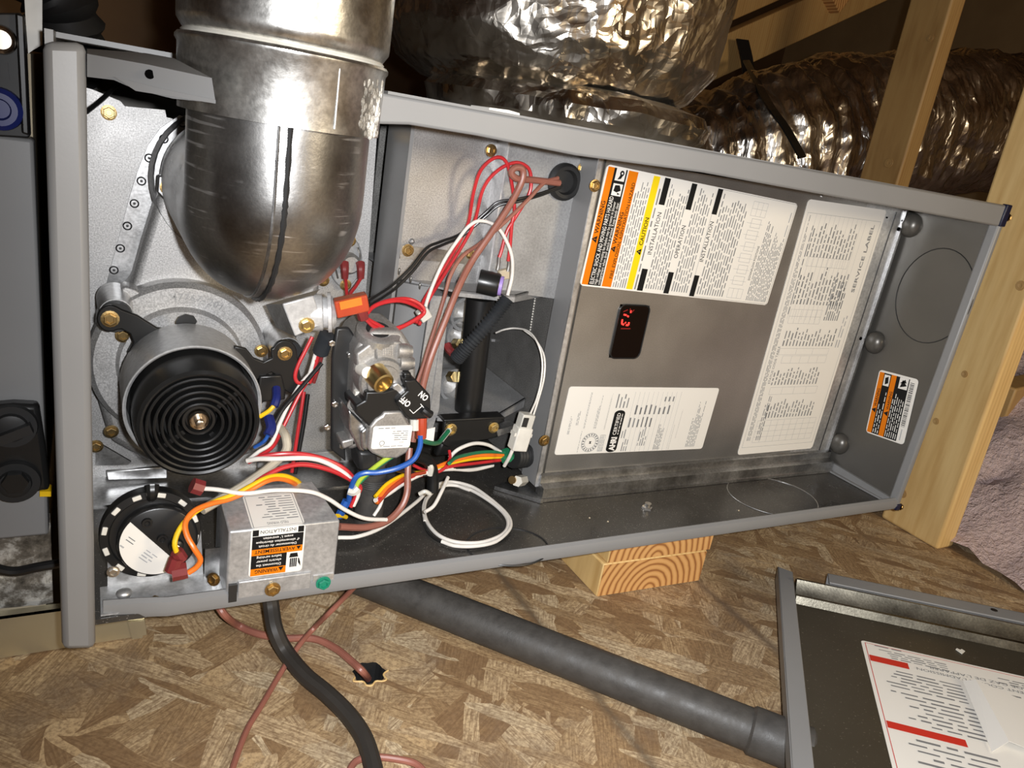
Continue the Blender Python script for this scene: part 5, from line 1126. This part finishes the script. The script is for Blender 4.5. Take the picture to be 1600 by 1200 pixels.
m = MB(); m.obox(P(662,491,.098), V((.004,0,.003)), V((0,.004,0)), V((-.003,0,.004))); tag(m.build('cable_tie', M['clear'], None, True, bevel=.001), 'milky cable tie around the red wires above the gas valve', 'cable tie')
wire([(540,436,.176),(541,450),(543,466,.15),(548,475,.12)], 'red', r1, 'red wire hanging from the left boot of the oval limit switch')
wire([(563,436,.176),(556,447),(548,458),(546,470,.14)], 'red', r1, 'red wire hanging from the right boot of the oval limit switch')
wire([(488,526,.09),(477,548),(466,570),(461,588),(466,598),(478,596,.085),(495,580)], 'red', r1, 'red wire hanging in a bow left of the gas valve bracket')
wire([(475,612,.11),(470,645),(463,690),(456,738,.10)], 'red', r1, 'straight red wire dropping behind the motor leads')
wire([(481,616,.112),(475,660),(468,700),(461,740,.102)], 'blackwire', .0024, 'straight black wire next to the dropping red wire')
wire([(503,567,.085),(482,592),(460,618),(440,642,.08),(424,672,.075)], 'blackwire', .0024, 'dark brown-black lead slanting toward the motor')
wire([(490,578,.09),(470,600),(452,630,.085),(438,660),(424,692),(404,706),(388,719,.062)], 'whitewire', r1, 'white wire slanting from the gas valve to the motor')
wire([(492,562,.092),(484,590),(470,612,.092),(440,672),(424,700),(390,720,.064)], 'red', r1, 'red wire slanting beside the white motor wire')
for i, (dx, mt, lab) in enumerate(((0,'red','short red lead in the knot of wires under the ribbed sleeve'),(6,'maroon','short dark red lead in the knot of wires under the ribbed sleeve'),(-5,'whitewire','short white lead in the knot of wires under the ribbed sleeve'))):
    wire([(498+dx,552,.095),(492+dx,574,.09),(484+dx,598,.092)], mt, r1, lab)
def conduit(lst, r, label, name='ribbed_conduit'):
    p = catmull(path(lst), 26); m = MB(); m.tube(p, r, 14, 1, smooth=False, rf=lambda f, i: r*(1 + .14*math.sin(i*2*math.pi/4.0))); return tag(m.build(name, M['ribbed'], None), label, 'conduit')
conduit([(793,466,.098),(775,490),(750,520,.098),(727,545),(712,562,.105)], .0060, 'dark ribbed conduit slanting across the black manifold')
conduit([(512,522,.085),(506,536),(500,552,.09)], .0056, 'short black ribbed sleeve under the flue switch')
m = MB(); m.tube(path([(708,552,.112),(702,546,.118),(698,538,.122)]), .0038, 8); tag(m.build('spade_boot', M['maroon'], None), 'dark red spade boot at the lower end of the ribbed conduit', 'connector')
wire([(438,668,.085),(447,684,.07),(446,706,.065),(420,731,.055),(380,759,.045),(345,780,.038),(316,797,.03)], 'cream', .0068, 'thick cream sleeve running below the motor to the pressure switch', 'sleeve', 'sleeve')
wire([(388,722,.063),(406,714),(440,709,.055),(476,710),(512,719),(540,734,.05),(558,754),(563,764),(556,776,.05),(548,792)], 'red', .0024, 'red wire arching below the motor, upper of the pair')
wire([(386,720,.062),(404,717),(432,717,.053),(482,716),(512,724),(540,741,.048),(554,757),(560,770),(552,790,.05)], 'whitewire', .0026, 'white wire arching below the motor between two red wires')
wire([(384,764,.045),(418,742),(448,729,.045),(480,726),(520,736),(552,752,.048),(563,764)], 'red', .0026, 'red wire arching below the motor, lower of the pair')
wire([(482,778,.066),(470,757,.055),(458,748,.045),(440,743,.04),(418,746),(394,758),(368,772),(340,782,.02),(318,792),(298,806),(281,826),(273,848,.0),(277,866,-.002)], 'yellow', .0024, 'yellow wire curving from the junction box to the pressure switch', ends=(('spade_boot', 'maroon', (276,862,-.002), (284,874,-.002), .0042),))
wire([(478,782,.066),(466,762,.055),(455,753,.044),(436,748,.038),(416,752),(388,767),(358,780),(330,787,.017),(304,798),(290,816),(292,836),(304,858,-.006),(313,874),(307,886),(294,895,-.006)], 'orange', .0026, 'orange wire looping down over the pressure switch', ends=(('flag_boot', 'maroon', (292,890,-.005), (268,895,-.005), .0058), ('flag_boot', 'maroon', (268,893,-.005), (276,872,-.004), .0045)))
wire([(312,763,.030),(340,765),(382,771,.022),(430,766),(482,768,.02),(512,779),(540,797),(570,810,.03),(604,812,.035)], 'whitewire', .0022, 'white wire crossing over the junction box from a dark red spade boot', ends=(('spade_boot', 'maroon', (316,763,.03), (300,758,.03), .0056),))
wire([(657,680,.04),(656,698),(646,718),(622,731,.035),(592,738),(570,739),(556,746,.042),(548,765),(545,782,.05)], 'blue', .0030, 'blue wire sweeping left from the gas valve')
wire([(638,696,.045),(602,718,.04),(578,736),(562,750,.045),(552,770)], 'greenyellow', .0027, 'green and yellow ground wire slanting below the valve label')
wire([(634,702,.046),(600,723,.042),(578,740),(562,755,.047)], 'green', .0016, 'thin green stripe wire alongside the green and yellow ground wire')
wire([(656,687,.05),(672,692),(684,692,.08),(692,684),(701,673,.102)], 'green', .0028, 'green ground wire with a ring terminal at the brass bracket screw', ends=(('ring_terminal', 'clear', (690,687,.095), (702,672,.103), .0026),))
fan = [('orange', (786,711), (742,712), (702,722), (662,738), (632,745), (604,762), (588,786), 'orange wire on top of the coloured bundle at the blower panel'),
       ('yellow', (786,714), (742,717), (704,724), (664,737), (634,741), (606,755), (586,776), 'yellow wire in the coloured bundle at the blower panel'),
       ('red', (782,719), (742,724), (704,729), (666,741), (636,748), (606,768), (590,782), 'red wire in the coloured bundle at the blower panel'),
       ('blackwire', (780,722), (742,728), (704,733), (668,742), (640,738), (622,735), (606,728), 'black wire in the coloured bundle at the blower panel'),
       ('whitewire', (770,727), (738,734), (704,733), (668,738), (636,752), (606,772), (586,782), 'white wire along the bottom of the coloured bundle'),
       ('green', (788,707), (762,706), (742,708), (728,711), (716,714), (708,718), (702,724), 'dark green wire at the top edge of the coloured bundle')]
for mt, *pp, lab in fan: wire([(pp[0][0], pp[0][1], .115), pp[1], (pp[2][0], pp[2][1], .095), pp[3], pp[4], pp[5], (pp[6][0], pp[6][1], .055)], mt, .0026 if mt in ('orange','whitewire') else .0022, lab)
wire([(782,706,.113),(762,695),(740,693),(716,702,.10),(702,715)], 'whitewire', .0024, 'white wire bowed above the coloured bundle')
wire([(702,704,.10),(703,716),(694,732,.088),(678,739),(664,735,.085)], 'red', .0020, 'thin red wire crossing down over the coloured bundle')
wire([(646,727,.09),(662,734),(680,735),(700,730,.092)], 'red', .0020, 'short red wire tucked behind the nylon tie')
wire([(664,738,.082),(640,744),(612,762,.065),(590,786,.055)], 'redorange', .0024, 'orange-red wire fanning out left of the coloured bundle')
wire([(700,746,.075),(690,768,.06),(678,790,.05),(664,800,.045)], 'whitewire', .0022, 'white wire tail dropping from the bundle to the coiled loop')
wire([(600,770,.07),(594,790),(584,806,.065)], 'whitewire', .0020, 'white wire slanting behind the black inlet pipe')
loop = [(664,815),(662,790),(674,768),(700,758),(732,764),(768,785),(790,806),(793,824),(780,838),(748,848),(708,846),(680,832),(664,806),(668,778),(698,756),(734,766)]
wire([(x, y, '.0070') for x, y in loop], 'whitewire', .0023, 'white wire coiled in an oval loop on the cabinet floor, inner turn', 'wire_loop')
loop2 = [(690,846),(712,853),(745,853),(775,846),(794,830),(798,816),(789,800),(764,778),(736,760),(700,753),(672,764),(650,785),(600,822),(560,838),(528,840)]
wire([(x, y, '.0075' if i < 10 else '.011') for i, (x, y) in enumerate(loop2)], 'whitewire', .0023, 'white wire coiled as outer turn of the oval loop and trailing to the junction box', 'wire_loop')
loop3 = [(664,770),(660,800),(672,832),(706,850),(744,852),(782,842),(797,826),(794,808),(786,796)]
wire([(x, y+3, '.0062') for x, y in loop3], 'blackwire', .0020, 'black wire lying along the outside of the oval white loop', 'wire_loop')
m = MB(); m.tube(path([(655,772,.046),(664,768,.044),(672,772,.044)]), .0018, 8); tag(m.build('cable_tie', M['clear'], None), 'clear cable tie at the neck of the oval white loop', 'cable tie')
m = MB(); m.tube(path([(671,724,.086),(673,732,.084),(671,742,.084)]), .0030, 8); tag(m.build('cable_tie', M['clear'], None), 'clear cable tie around the coloured bundle', 'cable tie')
m = MB(); m.tube(path([(545,766,.046),(553,768,.044),(560,762,.044)]), .0036, 8); tag(m.build('cable_tie', M['clear'], None), 'clear cable tie where the arched wires meet above the junction box', 'cable tie')
m = MB(); m.tube(path([(542,782,.052),(536,794,.052),(530,806,.055)]), .0036, 8); tag(m.build('blue_lead', M['blue'], None), 'short dark blue lead behind the junction box corner', 'wire')
wire([(526,806,.05),(534,806),(541,808,.055)], 'yellow', .0024, 'yellow wire stub peeking out beside the junction box')
wire([(775,520,.18),(788,515),(806,513,.16),(826,518),(840,536,.12),(847,562),(846,592),(839,622,.10),(829,646,.092)], 'whitewire', .0013, 'thin white wire arching to the nylon connector, outer')
wire([(818,515,.15),(836,530),(850,556,.115),(850,590),(841,625,.098),(833,650,.092)], 'whitewire', .0013, 'thin white wire arching to the nylon connector, inner')
wire([(802,700,.092),(796,714,.094),(788,728,.10)], 'whitewire', .0024, 'white wire leaving the lower end of the nylon connector')
# cables on the floor outside
G2 = 'cables on the floor in front of the furnace'
fz = lambda r: '%.5f' % (FZ + r)
wire([(340,945,.06),(352,962,.055),(372,977,fz(.006)),(402,990,fz(.0045)),(442,997,fz(.0045)),(490,998,fz(.0045)),(524,1013,fz(.0048)),(550,1034,fz(.006)),(566,1049,fz(.005)),(575,1060,fz(-.012))], 'brown', .0042, 'thick brown cable running along the floor into the drilled hole', 'brown_cable', 'cable', G2)
wire([(556,915,.05),(520,952,.02),(492,980,fz(.018)),(470,1005,fz(.014)),(442,1046,fz(.006)),(410,1100,fz(.003)),(385,1142,fz(.003)),(362,1205,fz(.003)),(355,1240,fz(.003))], 'brown', .0030, 'thin brown cable slanting across the floor to the bottom edge', 'brown_cable', 'cable', G2)
wire([(421,925,.05),(424,950,.045),(430,985,.03),(446,1018,fz(.012)),(476,1055,fz(.0085)),(512,1085,fz(.0085)),(545,1118,fz(.0085)),(570,1156,fz(.0085)),(585,1205,fz(.0085)),(590,1240,fz(.0085))], 'cable', .0088, 'thick black power cable hanging out of the cabinet onto the floor', 'power_cable', 'cable', G2)
wire([(540,1215,fz(.0035)),(556,1190,fz(.0035)),(584,1183,fz(.004)),(620,1186,fz(.0035)),(650,1194,fz(.0035)),(668,1212,fz(.0035))], 'brown', .0034, 'brown cable loop just showing at the bottom edge', 'brown_cable', 'cable', G2)
